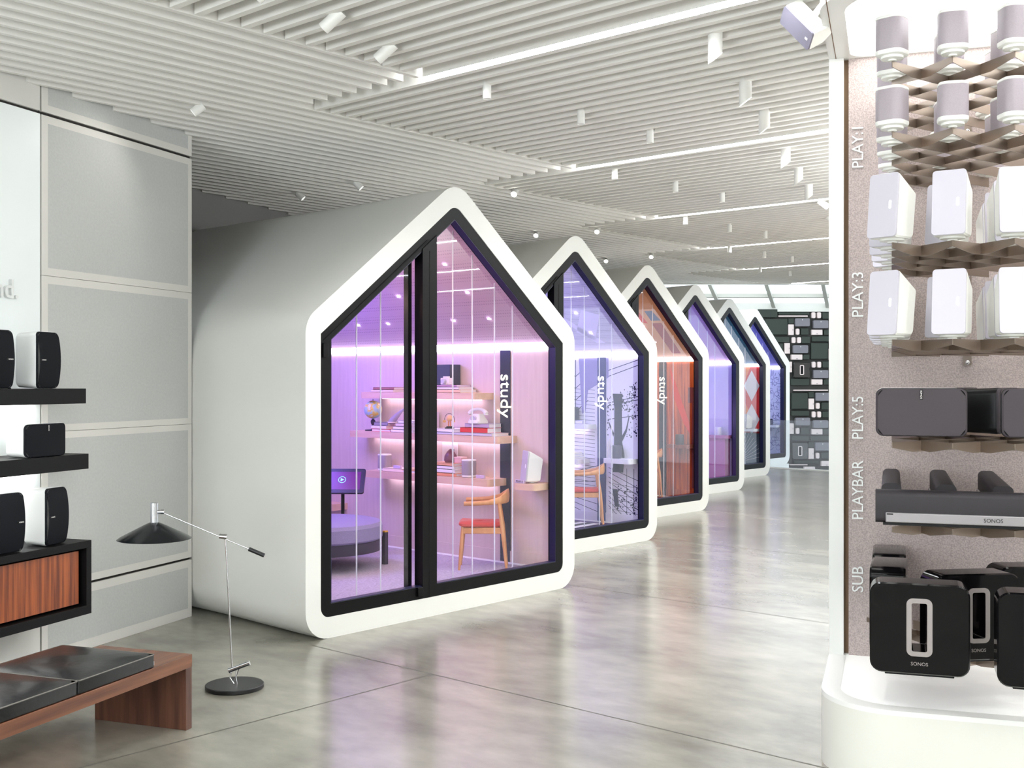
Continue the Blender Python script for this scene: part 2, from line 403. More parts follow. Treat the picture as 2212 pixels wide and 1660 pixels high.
# speakers and padded blocks fixed to the end wall; measured as small rectangles (left, top, right, bottom)
M_gblk = mat('padded_block_green', (40, 50, 42), 0.55)
M_pinkw = mat('pale_speaker_plastic', (224, 208, 204), 0.45)
M_pgr = mat('pale_speaker_grille', (196, 180, 178), 0.6)
M_g5 = mat('grey_speaker_grille', (120, 118, 124), 0.6)
M_sub = mat('subwoofer_gloss', (34, 33, 31), 0.25, coat=0.6)
def mz(x, y):
    px = 1680 + x / 4.486; py = 660 + y / 4.486
    return (px - 1106) / FPX * 28.5, 1.8 - (py - 825) / FPX * 28.5
def mosaic(rect, depth, name, label, cat, group, mt, rad=0.01, extra=None):
    x0, z1 = mz(rect[0], rect[1]); x1, z0 = mz(rect[2], rect[3]); w = x1 - x0; h = z1 - z0
    o = thing(name, label, cat, CA((x0 + x1) / 2, 28.5, (z0 + z1) / 2), CROT, group) if extra else None
    P = rrect(w, h, rad, 4)
    m = MB(); m.loops([[(x, 0, z) for x, z in P], [(x, -depth * .85, z) for x, z in P], [(x * .94, -depth, z * .94) for x, z in P]])
    if not extra:
        o = m.build(name, mt, None, loc=CA((x0 + x1) / 2, 28.5, (z0 + z1) / 2), rotz=CROT); return tag(o, label, cat, group)
    m.build('body', mt, o)
    extra(o, w, h, depth)
    return o
def ex5(o, w, h, d): MB().box(-.006, .006, -d - .004, -d + .002, h / 2 - .05, h / 2 - .02).build('badge', M_white, o)
def ex1(o, w, h, d): MB().lathe([(w * .40, -h * .36), (w * .40, h * .36)], c=(0, -d * .6, 0), seg=20).build('grille', M_pgr, o)
def ex3(o, w, h, d):
    MB().box(-.02 if w > h else w * .28, .02 if w > h else w * .34, -d - .003, -d + .002, -h * .36 if w > h else -.02, -h * .28 if w > h else .02).build('badge', M_dg, o)
def exs(o, w, h, d):
    MB().ring(rrect(.105, .245, .03), rrect(.065, .2, .008), -d - .006, -d + .002).build('port_rim', M_pinkw, o)
    MB().box(-.033, .033, -d - .001, -d + .001, -.1, .1).build('port', M_black, o)
def exb(o, w, h, d): MB().box(-w / 2 + .01, w / 2 - .01, -d - .003, -d + .001, -h * .3, h * .1).build('grille', M_pgr, o)
ORD = ('topmost', 'second', 'third', 'fourth', 'fifth', 'sixth', 'seventh', 'eighth', 'ninth', 'tenth', 'eleventh', 'twelfth', 'thirteenth', 'fourteenth')
def labelled(rects, what, where='of mosaic wall'):
    """yields each rectangle with words that single it out: its place from the top within its column"""
    cols = {}
    for r in rects:
        c = (r[0] + r[2]) / 2; cols.setdefault('far left column' if c < 60 else 'left column' if c < 235 else 'middle column' if c < 395 else 'right column' if c < 505 else 'edge column', []).append(r)
    for cn, rs in cols.items():
        for i, r in enumerate(sorted(rs, key=lambda q: (q[1], q[0]))):
            yield r, '%s, %s down the %s %s' % (what, ORD[i], cn, where) if i else '%s, topmost in the %s %s' % (what, cn, where)
def many(rects, depth, name, what, cat, group, mt, rad, extra=None):
    for r, lab in labelled(rects, what): mosaic(r, depth, name, lab, cat, group, mt, rad, extra)
many([(0,100,282,114),(147,817,478,829),(110,1538,280,1548)], .1, 'soundbar', 'thin pale soundbar', 'speaker', 'soundbars on the mosaic wall', M_pinkw, .006, exb)
many([(320,68,357,127),(373,68,411,127),(128,310,165,368),(180,310,218,368),(168,227,202,287),(322,547,358,605),(375,547,412,605),(362,945,398,1003),(322,1028,358,1086),(375,1028,412,1086),(167,1187,202,1245),(360,1427,395,1484)], .1, 'small_speaker', 'tiny pale upright speaker', 'speaker', 'small speakers on the mosaic wall', M_pinkw, .03, ex1)
many([(158,128,302,207),(333,147,480,225),(138,388,286,465),(333,628,480,707),(355,846,500,925),(162,1088,304,1163),(333,1112,478,1188),(350,1328,496,1407),(512,128,656,207),(512,608,656,687),(514,850,658,928)], .12, 'wide_speaker', 'wide grey speaker', 'speaker', 'wide grey speakers on the mosaic wall', M_g5, .03, ex5)
many([(318,237,425,288),(123,478,231,528),(318,717,425,769),(318,1197,425,1250),(412,1506,519,1556),(246,1562,353,1612)], .1, 'shelf_speaker', 'pale oblong speaker lying flat', 'speaker', 'flat oblong speakers on the mosaic wall', M_pinkw, .012, ex3)
many([(93,187,148,290),(57,367,110,470),(485,422,540,526),(290,903,344,1008),(96,1143,148,1246),(288,1384,341,1488),(76,547,130,650),(516,750,570,843)], .1, 'shelf_speaker', 'pale oblong speaker on end', 'speaker', 'upright oblong speakers on the mosaic wall', M_pinkw, .012, ex3)
mosaic((143,552,302,703), .12, 'subwoofer', 'square black subwoofer at mid height of the mosaic wall', 'subwoofer', None, M_sub, .04, exs)
mosaic((128,1330,283,1490), .12, 'subwoofer', 'square black subwoofer low on the mosaic wall, behind the glass guard', 'subwoofer', None, M_sub, .04, exs)
BLK = [(425,68,505,133),(-130,133,90,287),(95,127,152,180),(217,222,292,287),(440,237,497,288),(-60,305,110,360),(222,303,307,370),(325,300,502,352),(313,368,480,522),(487,360,560,415),(240,478,302,525),(427,545,502,605),(120,710,302,775),(437,717,497,770),(125,850,284,1005),(290,840,345,895),(415,940,490,1010),(125,1022,300,1070),(425,1028,502,1086),(220,1182,297,1250),(437,1197,497,1250),(130,1265,300,1310),(310,1265,497,1310),(290,1320,343,1375),(415,1425,487,1484),(150,1500,400,1535),(0,68,300,92),(512,300,640,350),(515,1100,640,1250),(512,1320,640,1500),(-200,40,-10,120),(-90,370,45,470),(512,40,640,120)]
BIG = [r for r in BLK if (r[2] - r[0]) * (r[3] - r[1]) > 12000]
many(BIG, .09, 'padded_block', 'large dark green block', 'wall block', 'large blocks of the mosaic wall', M_gblk, .015)
many([r for r in BLK if r not in BIG], .07, 'padded_block', 'small dark green block', 'wall block', 'small blocks of the mosaic wall', M_gblk, .015)

# glass guard at the edge of the floor
g = thing('glass_guard', 'frameless glass guard at the floor edge before the mosaic wall', 'railing', (21.60, 12.15, 0))
MB().box(0, 0.02, -6.5, -0.0, 0.0, 1.0).build('glass_pane', M_rail, g, smooth=False)
MB().box(-0.02, 0.04, -6.5, 0, 0.0, 0.02).build('rail_channel', M_white, g, smooth=False)
# ------------------------------------------------------------------ pods
EAVE, APEX, PW = 2.23, 3.385, 2.975
OUT = rpoly([(0, 0), (PW, 0), (PW, EAVE), (PW / 2, APEX), (0, EAVE)], [0.20, 0.20, 0.20, 0.22, 0.20])
OUTB = rpoly([(0, 0), (PW, 0), (PW, EAVE), (PW / 2, APEX), (0, EAVE)], [0.26, 0.26, 0.62, 0.34, 0.62])
GLI = [(1.474 + (x - 1.474) * .996, 1.6 + (z - 1.6) * .996) for x, z in rpoly([(0.228, .24), (2.72, .24), (2.72, 2.098), (1.474, 3.073), (.228, 2.098)], 0.004)]
HOLE = rpoly([(0.133, .147), (2.814, .147), (2.814, 2.135), (1.474, 3.19), (.133, 2.135)], [0.075, 0.075, 0.004, 0.10, 0.004])
GL = rpoly([(0.228, .24), (2.72, .24), (2.72, 2.098), (1.474, 3.073), (.228, 2.098)], 0.004)
back = lambda x, z: 2.90 + 0.3907 * x
M_ins = mat('frame_inner_navy', (20, 22, 60), 0.35)
M_led = mat('pod_light_line', (250, 244, 255), 0.5, emit=6.0, emit_rgb=(246, 236, 255))
M_dot = mat('downlight_lens', (255, 250, 255), 0.5, emit=30.0, emit_rgb=(240, 225, 255))
M_shelfled = mat('shelf_light_line', (255, 240, 255), 0.5, emit=6.0, emit_rgb=(250, 225, 255))
M_signg = mat('sign_strip', (38, 38, 66), 0.2)
M_signl = mat('sign_letters', (255, 250, 215), 0.4, emit=1.8)
def wood(name, c1, c2, sc=(1, 1, .08), ns=40, rough=.45):
    return mat(name, c1, rough, noise=1, nscale=ns, stretch=sc, rgb2=c2)
M_wood1 = wood('pale_oak_panel', (226, 206, 198), (220, 200, 192), (1, 1, .06), 30)
M_oak = wood('oak_shelf', (238, 204, 176), (228, 190, 160), (1, .1, 1), 20)
M_chairw = wood('chair_oak', (232, 168, 112), (216, 150, 96), (1, 1, .2), 18)
M_redl = mat('red_leather', (206, 62, 58), 0.4)
M_carpet = mat('lavender_carpet', (196, 186, 200), 0.95, noise=.25, nscale=60, bump=.4)

def slope_z(x, off=0.0):   # underside of the pod roof
    return 3.185 - abs(x - 1.474) * (1.05 / 1.34) - off
def perforated(name, c1, c2, scale=38):
    m = bpy.data.materials.new(name); m.use_nodes = True; nt = m.node_tree; b = nt.nodes['Principled BSDF']
    tc = nt.nodes.new('ShaderNodeTexCoord'); vo = nt.nodes.new('ShaderNodeTexVoronoi'); vo.inputs['Scale'].default_value = scale; vo.inputs['Randomness'].default_value = 0
    rp = nt.nodes.new('ShaderNodeValToRGB'); rp.color_ramp.elements[0].color = lin(c2); rp.color_ramp.elements[1].color = lin(c1)
    rp.color_ramp.elements[0].position = .22; rp.color_ramp.elements[1].position = .3
    nt.links.new(tc.outputs['Object'], vo.inputs[0]); nt.links.new(vo.outputs[0], rp.inputs[0]); nt.links.new(rp.outputs[0], b.inputs['Base Color'])
    b.inputs['Roughness'].default_value = .7
    return m
PODS = [
 dict(label='nearest white house-shaped listening pod with a lavender wood-lined study', wall=M_wood1, slope=perforated('perforated_ceiling', (186, 160, 176), (150, 124, 146)), back=M_wood1, floor=M_carpet,
      lights=[((1.2, 2.45, 2.55), (2.6, 2.0, 0.9), .9, .9, 30, (.26, .20, 1.0)), ((1.0, .75, 2.6), (2.6, .7, .9), .7, .6, 10, (1.0, .62, .50)), ((1.0, 1.6, 2.6), (2.4, 1.5, 0.2), .7, .7, 5, (.75, .5, 1.0))]),
 dict(label='second pod along, its walls a black line drawing lit violet', wall=mat('drawing_paper', (236, 234, 244), .7), slope=perforated('hatched_ceiling', (206, 202, 222), (120, 114, 160), 55), back=mat('drawing_paper', (236, 234, 244)), floor=mat('violet_carpet', (120, 100, 140), .95),
      lights=[((1.2, 1.9, 2.5), (2.6, 1.6, 1.2), .8, .8, 11, (.45, .38, 1.0)), ((1.0, .7, 2.5), (2.7, .5, 1.0), .6, .6, 8, (.55, .50, 1.0))]),
 dict(label='third pod along, lined with glowing orange wood boards', wall=wood('orange_wood_panel', (216, 112, 50), (150, 52, 26), (1, 1, .05), 26), slope=mat('cream_soffit', (206, 176, 148), .7), back=wood('orange_wood_panel', (216, 112, 50), (150, 52, 26)), floor=mat('rust_carpet', (140, 60, 50), .95),
      lights=[((1.2, 1.8, 2.5), (2.7, 1.1, 1.6), .7, .7, 12, (1.0, .55, .22)), ((1.2, .6, 2.5), (2.8, .3, .8), .5, .5, 2, (.95, .4, .35))]),
 dict(label='fourth pod along, with plain walls fading from blue to magenta', wall=mat('plain_pod_wall', (196, 186, 224), .6), slope=mat('plain_pod_soffit', (206, 176, 214), .6), back=mat('plain_pod_wall', (196, 186, 224)), floor=mat('magenta_carpet', (150, 70, 120), .95),
      lights=[((1.3, 1.2, 2.6), (2.8, .6, 1.9), .7, .7, 9, (.22, .32, 1.0)), ((1.6, .9, .3), (2.8, .4, 1.0), .6, .6, 2, (.6, .2, .8)), ((1.5, .8, 1.2), (2.8, .5, 1.2), .5, .5, 3, (.6, .45, 1.0))]),
 dict(label='fifth pod along, with a red and white diamond wall above grey rays', wall=mat('stone_pod_wall', (84, 94, 108), .6), slope=mat('teal_soffit', (50, 104, 134), .6), back=mat('stone_pod_wall', (84, 94, 108)), floor=mat('teal_carpet', (60, 90, 110), .95),
      lights=[((1.3, 1.0, 2.5), (2.8, .5, 1.2), .7, .7, 10, (.85, .85, 1.0))]),
 dict(label='farthest pod, its wall covered in blue doodles', wall=mat('doodle_paper', (214, 218, 240), .7), slope=mat('blue_soffit', (130, 130, 200), .6), back=mat('doodle_paper', (214, 218, 240)), floor=mat('navy_carpet', (30, 36, 80), .95),
      lights=[((1.3, 1.0, 2.5), (2.8, .5, 1.2), .7, .7, 13, (.50, .52, 1.0))]),
]
FINS = (0.631, 0.869, 1.128, 1.648, 1.876, 2.147, 2.375)
def podpos(k, x=0, y=0, z=0): return (5.0 + 3.01 * k + x, 6.32 + 1.18 * k + y, z)
for k, pd in enumerate(PODS):
    p = thing('listening_pod', pd['label'], 'listening pod', podpos(k), group='row of house-shaped listening pods')
    sh = MB(); at = lambda P, y: [(x, y(x, z) if callable(y) else y, z) for x, z in P]
    mix = lambda t: [((1 - t) * a[0] + t * b[0], (1 - t) * a[1] + t * b[1]) for a, b in zip(OUT, OUTB)]
    steps = [(t * t * (3 - 2 * t), .03 + 1.3 * t) for t in [i / 8 for i in range(1, 9)]]
    sh.loops([at(HOLE, back), at(HOLE, 0.0), at(OUT, 0.0), at(OUT, 0.03)] + [at(mix(t), y) for t, y in steps] + [at(OUTB, back), at(HOLE, back)], cap=False)
    sh.build('shell', M_shell, p)
    # lining
    MB().box(2.80, 2.813, .10, 3.95, .155, 2.13).build('wall_panel', pd['wall'], p, smooth=False)
    MB().box(.134, .147, .10, 2.9, .155, 2.13).build('wall_panel', pd['wall'], p, smooth=False)
    s = MB()
    for sx, e in ((1, 2.81), (-1, .138)):
        s.add([(1.474, .1, 3.18), (1.474, 3.0 if sx < 0 else 3.4, 3.18), (e, 2.92 if sx < 0 else 3.95, 2.13), (e, .1, 2.13)], [(0, 1, 2, 3)] if sx > 0 else [(3, 2, 1, 0)])
    s.build('roof_lining', pd['slope'], p, smooth=False)
    b = MB(); prof = [(.134, .148), (2.813, .148), (2.813, 2.134), (1.474, 3.188), (.134, 2.134)]
    b.prism(prof, lambda x, z: 2.84 + .3907 * x, lambda x, z: 2.88 + .3907 * x, 'y'); b.build('back_panel', pd['back'], p, smooth=False)
    f = MB(); f.prism([(.14, .1), (2.80, .1), (2.80, 3.93), (.14, 2.88)], .142, .155, 'z'); f.build('carpet', pd['floor'], p, smooth=False)
    MB().box(2.785, 2.80, .12, 3.92, 2.086, 2.157).build('light_line', M_led, p, smooth=False)
    MB().box(2.79, 2.80, .12, 3.92, .155, .27).build('skirting', pd['wall'], p, smooth=False)
    # black window frame: outer frame, mullion, door leaf
    MB().ring(HOLE, GL, 0.004, .09, 'y').build('window_frame', M_black, p, bevel=0.002, seg=1)
    MB().ring(GL, GLI, 0.006, .072, 'y').build('frame_reveal', M_ins, p, smooth=False)
    mz1 = 3.19 - (1.474 - 1.27) * .787
    mu = MB(); mu.prism([(1.115, .16), (1.267, .16), (1.267, mz1 - .10), (1.115, mz1 - .10 - .152 * .787)], -0.004, .085, 'y')
    mu.build('mullion', M_black, p)
    MB().box(1.186, 1.190, -.0055, -.003, .15, 2.80).build('door_gap', mat('gap_black', (2, 2, 3), .9), p, smooth=False)
    MB().prism([(.15, 2.085), (.17, 2.085), (1.19, 2.885), (1.17, 2.885)], -0.001, .006, 'y').build('door_gap', MATS['gap_black'], p, smooth=False)
    # door leaf edge profile and its handle side
    zt = slope_z(.99) - .10
    MB().box(1.062, 1.098, .10, .15, .2, zt + .06).build('door_stile', M_black, p, smooth=False)
    MB().box(.15, .19, -.012, .004, 1.97, 2.07).build('hinge', M_black, p, bevel=.003)
    MB().box(1.06, 1.11, -.014, .004, .17, .24).build('door_lock', M_black, p, bevel=.003)
    # panes
    MB().prism([(.228, .24), (1.115, .24), (1.115, slope_z(1.115, .112)), (.228, slope_z(.228, .112))], .072, .078, 'y').build('glass_pane', M_glass, p, smooth=False)
    MB().prism([(1.267, .24), (2.72, .24), (2.72, slope_z(2.72, .112)), (1.474, slope_z(1.474, .112)), (1.267, slope_z(1.267, .112))], .072, .078, 'y').build('glass_pane', M_glass, p, smooth=False)
    for x in FINS:
        MB().box(x - .004, x + .004, .196, .204, .16, slope_z(x) - .03).build('acrylic_fin', M_fin, p, smooth=False)
    MB().box(.15, 2.79, .19, .21, .155, .165).build('fin_track', M_chrome, p, smooth=False)
    # roof downlights
    for x, y in ((1.967, .6), (2.25, .605), (2.24, 1.47), (2.525, .603), (2.528, 1.046), (2.528, 1.481), (2.528, 1.926), (2.528, 2.358), (1.967, 1.47)):
        if k > 0 and (x, y) not in ((1.967, .6), (2.25, .605), (2.525, .603)): continue
        z = slope_z(x) - .006
        MB().lathe([(.0, -.003), (.017, -.003), (.017, .004)], c=(x, y, z), seg=14).build('downlight', M_dot, p)
    # sign strip with its word
    sg = MB().box(2.788, 2.80, .596, .715, .17, 2.083).build('sign_strip', mat('sign_strip_blue', (20, 24, 112), .2) if k == 1 else M_signg, p, smooth=False)
    if k <= 2:
        text_mesh('lettering', 'study', .185, .003, M_signl, sg, frame((2.784, .648, 1.672), (0, 0, -1), (0, -1, 0)), bold=-0.001, sx=1.0)
    else:
        text_mesh('lettering', 'study', .185, .003, M_signl, sg, frame((2.784, .648, 1.672), (0, 0, -1), (0, -1, 0)), bold=0.0)
    if k == 5:
        MB().box(.3, PW, .02, 2.0, -1.0, -.002).build('plinth', M_shell, p, smooth=False)
    for q, (loc, tgt, sx, sy, e, c) in enumerate(pd['lights']):
        area('pod_lamp', podpos(k, *loc), podpos(k, *tgt), sx, sy, e, c)

# wall art of the farther pods (ink shapes 1 mm proud of the wall panel, which faces -X)
M_ink = mat('ink_violet_black', (30, 26, 70), .8)
def wallshape(k, polys, m, name='mural_line', x=2.7985, parent=None, label=None):
    b = MB()
    for pl in polys: b.prism([(y, z) for y, z in pl], x, x + .0015, 'x')
    return b
def line(y0, z0, y1, z1, w=.006):
    d = Vector((y1 - y0, z1 - z0)).normalized(); s = Vector((-d.y, d.x)) * w / 2
    return [(y0 - s.x, z0 - s.y), (y1 - s.x, z1 - s.y), (y1 + s.x, z1 + s.y), (y0 + s.x, z0 + s.y)]
pods = [o for o in bpy.data.objects if o.name.startswith('listening_pod')]; pods.sort(key=lambda o: o.location.x)
# second pod: room drawing with boards, a tree and beams
ls = []
for i in range(26): ls.append(line(1.15, 1.72 - i * .045, .76, 1.70 - i * .045, .004))
for i in range(12): ls.append(line(1.25, 2.0 - i * .14 + .0, 1.05, 1.86 - i * .14, .008) if i < 4 else line(1.2, .70 - (i - 4) * .05, .6, .84 - (i - 4) * .10, .006))
for i in range(4): ls.append(line(.86, 2.0 - i * .14, 1.05, 1.86 - i * .14, .008))
ls.append(line(1.05, 2.06, 1.05, 1.42, .01))
for i in range(9): ls.append(line(.56, .80 - i * .055, .12, .66 - i * .085, .006))
for z0, z1 in ((1.93, 2.06), (1.86, 2.0), (1.55, 1.64), (1.52, 1.60), (1.36, 1.42)): ls.append(line(.57, z0, .1, z1, .008))
for y in (.5, .3, .2): ls.append(line(y, .8, y, .2, .006))
for i in range(7): ls.append(line(.55, .62 - i * .06, .12, .60 - i * .06 - .02, .004))
wallshape(1, ls, M_ink).build('mural_line', M_ink, pods[1], smooth=False)
tr = [[(.50, .75), (.48, 1.0), (.475, 1.5), (.50, 1.66), (.36, 1.66), (.37, 1.5), (.365, 1.1), (.33, .95), (.35, .75)],
      [(.37, 1.1), (.30, 1.22), (.26, 1.40), (.27, 1.41), (.31, 1.26), (.375, 1.16)], [(.48, 1.20), (.55, 1.33), (.56, 1.32), (.49, 1.16)],
      [(.5, .55), (.47, .35), (.41, .35), (.43, .55)]]
rnd = random.Random(3)
for i in range(330):
    y = rnd.uniform(.10, .58); z = rnd.uniform(1.47, 1.80) if rnd.random() < .6 else rnd.uniform(1.15, 1.5)
    if z < 1.47 and .30 < y < .55: continue
    if z > 1.60 + (.6 - y) * .45: continue
    r = rnd.uniform(.006, .014); a = rnd.uniform(0, 6)
    tr.append([(y + r * math.cos(a + t * 1.57) * (1 if t % 2 else .6), z + r * math.sin(a + t * 1.57)) for t in range(4)])
for i in range(60):
    y = rnd.uniform(.10, .45); z = rnd.uniform(.25, .62); r = rnd.uniform(.006, .015); a = rnd.uniform(0, 6)
    tr.append([(y + r * math.cos(a + t * 1.57), z + r * math.sin(a + t * 1.57)) for t in range(4)])
wallshape(1, tr, M_ink, x=2.797).build('mural_tree', M_ink, pods[1], smooth=False)
M_hatch = perforated('hatched_violet', (150, 142, 190), (90, 82, 140), 90)
wallshape(1, [[(1.0, 2.08), (.56, 2.08), (.56, 1.85), (.86, 1.70), (.90, 1.44), (.95, 1.42)]], M_hatch, x=2.796).build('mural_hatch', M_hatch, pods[1], smooth=False)  # hatched violet area of the drawing
sl = MB()                     # beams drawn on the sloping soffit
def on_slope(pts, x): return [(px_, py_, slope_z(px_) - .008) for px_, py_ in pts]
for pl in ([(2.15, .95), (2.15, 1.02), (2.66, .62), (2.66, .50)], [(2.2, .5), (2.28, .3), (2.62, .62), (2.5, .80)], [(1.9, 1.1), (1.9, 1.2), (2.3, 1.2), (2.3, 1.1)]):
    sl.add(on_slope(pl, 0), [(0, 1, 2, 3)])
sl.build('drawn_beam', mat('pale_beam', (226, 220, 246), .7), pods[1], smooth=False)
# third pod: a red streak and darker blocks on the boards, faded posters on the soffit
M_rs = mat('red_streak', (222, 52, 28), .6); M_db = mat('dull_block', (120, 62, 78), .7)
wallshape(2, [[(.54, 2.02), (.22, 1.25), (.19, 1.05), (.30, 1.2), (.46, 1.55)]], M_rs).build('mural_streak', M_rs, pods[2], smooth=False)
wallshape(2, [[(.165, 1.72), (.12, 1.72), (.12, .3), (.165, .3)], [(.23, 1.72), (.17, 1.72), (.17, 1.5), (.23, 1.5)]], M_db, x=2.797).build('mural_block', M_db, pods[2], smooth=False)
for nm, c, pts in (('poster_red', (206, 36, 58), [(2.02, .52), (2.02, .66), (2.16, .70), (2.20, .50)]), ('poster_blue', (60, 100, 180), [(2.0, .30), (2.0, .42), (2.16, .42), (2.16, .26)]),
                   ('poster_crimson', (150, 20, 60), [(2.2, .28), (2.2, .44), (2.72, .44), (2.72, .30)])):
    mb = MB(); mb.add([(a_, b_, slope_z(a_) - .008) for a_, b_ in pts], [(0, 1, 2, 3)]); mb.build('poster', mat(nm, c, .7), pods[2], smooth=False)
# fifth pod: diamonds and rays
M_dw = mat('diamond_white', (226, 220, 224), .6); M_dr = mat('diamond_red', (214, 40, 44), .6); M_do = mat('diamond_orange', (232, 130, 70), .6)
wallshape(4, [[(.70, .80), (.10, .80), (.10, 2.08), (.70, 2.08)]], M_dr, x=2.799).build('mural_ground', M_dr, pods[4], smooth=False)
def dia(yc, zc, w, h): return [(yc + w, zc), (yc, zc - h), (yc - w, zc), (yc, zc + h)]
wallshape(4, [dia(.30, 1.72, .17, .30), dia(.30, 1.07, .17, .30)], M_dw, x=2.797).build('mural_diamond', M_dw, pods[4], smooth=False)
wallshape(4, [[(.48, 2.08), (.48, 1.75), (.33, 2.08)], dia(.47, 1.25, .10, .18)], M_do, x=2.797).build('mural_diamond', M_do, pods[4], smooth=False)
rays = [line(.62, .22, .62 - .52 * math.cos(a), .22 + .85 * math.sin(a) * .8, .007) for a in [R(4 + 7 * i) for i in range(13)]]
M_ry = mat('ray_line', (210, 206, 208), .6)
wallshape(4, rays, M_ry).build('mural_ray', M_ry, pods[4], smooth=False)
# fourth pod: light mark; sixth pod: doodles
rn = random.Random(11); dd = []
for i in range(190):
    y = rn.uniform(.11, .62); z = rn.uniform(.25, 2.0); L = rn.uniform(.03, .12); a = rn.choice([0, 1.57, rn.uniform(0, 3)])
    dd.append(line(y, z, y + L * math.cos(a), z + L * math.sin(a), .006))
for i in range(26):
    y = rn.uniform(.14, .6); z = rn.uniform(.3, 1.95); r = rn.uniform(.02, .06)
    for t in range(8): dd.append(line(y + r * math.cos(t * .785), z + r * math.sin(t * .785), y + r * math.cos(t * .785 + .785), z + r * math.sin(t * .785 + .785), .006))
M_dl = mat('doodle_blue', (44, 44, 130), .8)
wallshape(5, dd, M_dl).build('mural_doodle', M_dl, pods[5], smooth=False)

# ------------------------------------------------------------------ things inside the pods
def shelf(k, y0, y1, z0, z1, depth, label, m, led=True, rnd_=.03, plate=0):
    o = thing('wall_shelf', label, 'shelf', podpos(k, 2.80, (y0 + y1) / 2, z0))
    hw = (y1 - y0) / 2; h = z1 - z0
    MB().prism(rpoly([(-depth, -hw), (0, -hw), (0, hw), (-depth, hw)], [rnd_, .001, .001, rnd_], 4), 0, h, 'z').build('board', m, o)
    if led: MB().box(-.06, -.035, -hw + .12, hw - .12, -.006, 0.001).build('light_line', M_shelfled, o, smooth=False)
    return o
shelf(0, .80, 2.37, 1.636, 1.698, .25, 'top oak shelf in the nearest pod, holding a pink hat', M_oak)
shelf(0, .52, 2.54, 1.249, 1.312, .25, 'middle oak shelf in the nearest pod, holding a globe', M_oak)
shelf(0, .64, 2.31, .860, .925, .25, 'lowest long oak shelf in the nearest pod, below the globe shelf', M_oak)
shelf(0, .10, .345, .858, .915, .25, 'short oak ledge beside the sign strip in the nearest pod', M_oak, led=False)
shelf(0, 2.85, 3.3, .478, .545, .22, 'short oak ledge behind the round ottoman in the nearest pod', M_oak, led=False)
shelf(1, .74, 1.6, 1.245, 1.30, .18, 'upper white shelf in the second pod, holding a dark box', mat('white_shelf', (236, 236, 240), .5), rnd_=.05)
shelf(1, .84, 1.6, .835, .89, .22, 'lower white shelf in the second pod, holding a book stack', MATS['white_shelf'], rnd_=.05)
shelf(1, .12, .50, .865, .92, .2, 'white ledge under the drawn tree in the second pod', MATS['white_shelf'], led=False)
shelf(2, .12, .47, .865, .915, .2, 'brown ledge in the third pod, holding a dark can', wood('dark_ledge', (150, 80, 60), (110, 50, 40)), led=False)
sh4 = shelf(3, .12, .50, .855, .905, .2, 'mauve ledge on a post in the fourth pod', mat('mauve_ledge', (170, 100, 150), .5), led=False)
MB().box(-.16, 0, -.14, .16, -.70, 0).build('post', MATS['mauve_ledge'], sh4)
shelf(4, .12, .50, .84, .89, .2, 'white ledge before the diamond wall in the fifth pod', MATS['white_shelf'], led=False)
shelf(5, .12, .42, .80, .85, .2, 'white ledge before the doodles in the farthest pod', MATS['white_shelf'], led=False)

M_paper = mat('paper_white', (244, 240, 236), .7)
def book(k, y, z, w, d, h, c, label, x=None, rot=0, upright=False, group=None, spine=True):
    """w along the shelf, d into it, h tall"""
    mc = mat('cover_%d_%d_%d' % c, c, .5)
    xb = (2.80 - .02 - d / 2) if x is None else x
    o = thing('book', label, 'book', podpos(k, xb, y, z), R(rot), group)
    if upright:
        MB().box(-d / 2, d / 2, -w / 2, -w / 2 + .003, 0, h).box(-d / 2, d / 2, w / 2 - .003, w / 2, 0, h).box(-d / 2, -d / 2 + .003, -w / 2, w / 2, 0, h).build('cover', mc, o, smooth=False)
        MB().box(-d / 2 + .004, d / 2 - .004, -w / 2 + .003, w / 2 - .003, .004, h - .004).build('pages', M_paper, o, smooth=False)
    else:
        MB().box(-d / 2, d / 2, -w / 2, w / 2, 0, .003).box(-d / 2, d / 2, -w / 2, w / 2, h - .003, h).box(*((-d / 2, -d / 2 + .003, -w / 2, w / 2) if spine else (d / 2 - .003, d / 2, -w / 2, w / 2)), 0, h).build('cover', mc, o, smooth=False)
        MB().box(-d / 2 + (.003 if spine else .006), d / 2 - .004, -w / 2 + .004, w / 2 - .004, .003, h - .003).build('pages', M_paper, o, smooth=False)
    return o
A0 = 1.698; B0 = 1.312; C0 = .925
book(0, 2.08, A0, .32, .2, .024, (240, 222, 206), 'cream book lying at the left of the top shelf, under another')
book(0, 2.07, A0 + .024, .30, .19, .024, (170, 110, 104), 'rust-red book on the cream book at the left of the top shelf')
book(0, 1.20, A0, .40, .22, .03, (240, 200, 160), 'large tan book at the right of the top shelf, lowest of three')
book(0, 1.22, A0 + .03, .36, .2, .024, (232, 226, 236), 'white book in the middle of the stack under the camera')
book(0, 1.24, A0 + .054, .33, .19, .018, (212, 160, 190), 'pink slim book directly under the white camera')
book(0, 2.10, B0, .27, .2, .026, (226, 60, 60), 'thin red-edged book at the foot of the globe stack', spine=False)
book(0, 2.14, B0 + .026, .22, .19, .032, (248, 244, 240), 'thick white book second in the stack beside the globe')
book(0, 2.13, B0 + .058, .20, .17, .034, (150, 140, 150), 'grey marbled book topmost in the stack beside the globe')
book(0, 1.80, B0, .30, .2, .028, (246, 242, 236), 'white book lying lowest in the stack behind the door stile')
book(0, 1.80, B0 + .028, .26, .19, .03, (244, 236, 222), 'ivory book second in the stack behind the door stile')
book(0, 1.79, B0 + .058, .23, .18, .03, (238, 220, 208), 'buff book third in the stack behind the door stile')
book(0, 1.78, B0 + .088, .20, .17, .026, (250, 248, 244), 'small white book topmost in the stack behind the door stile')
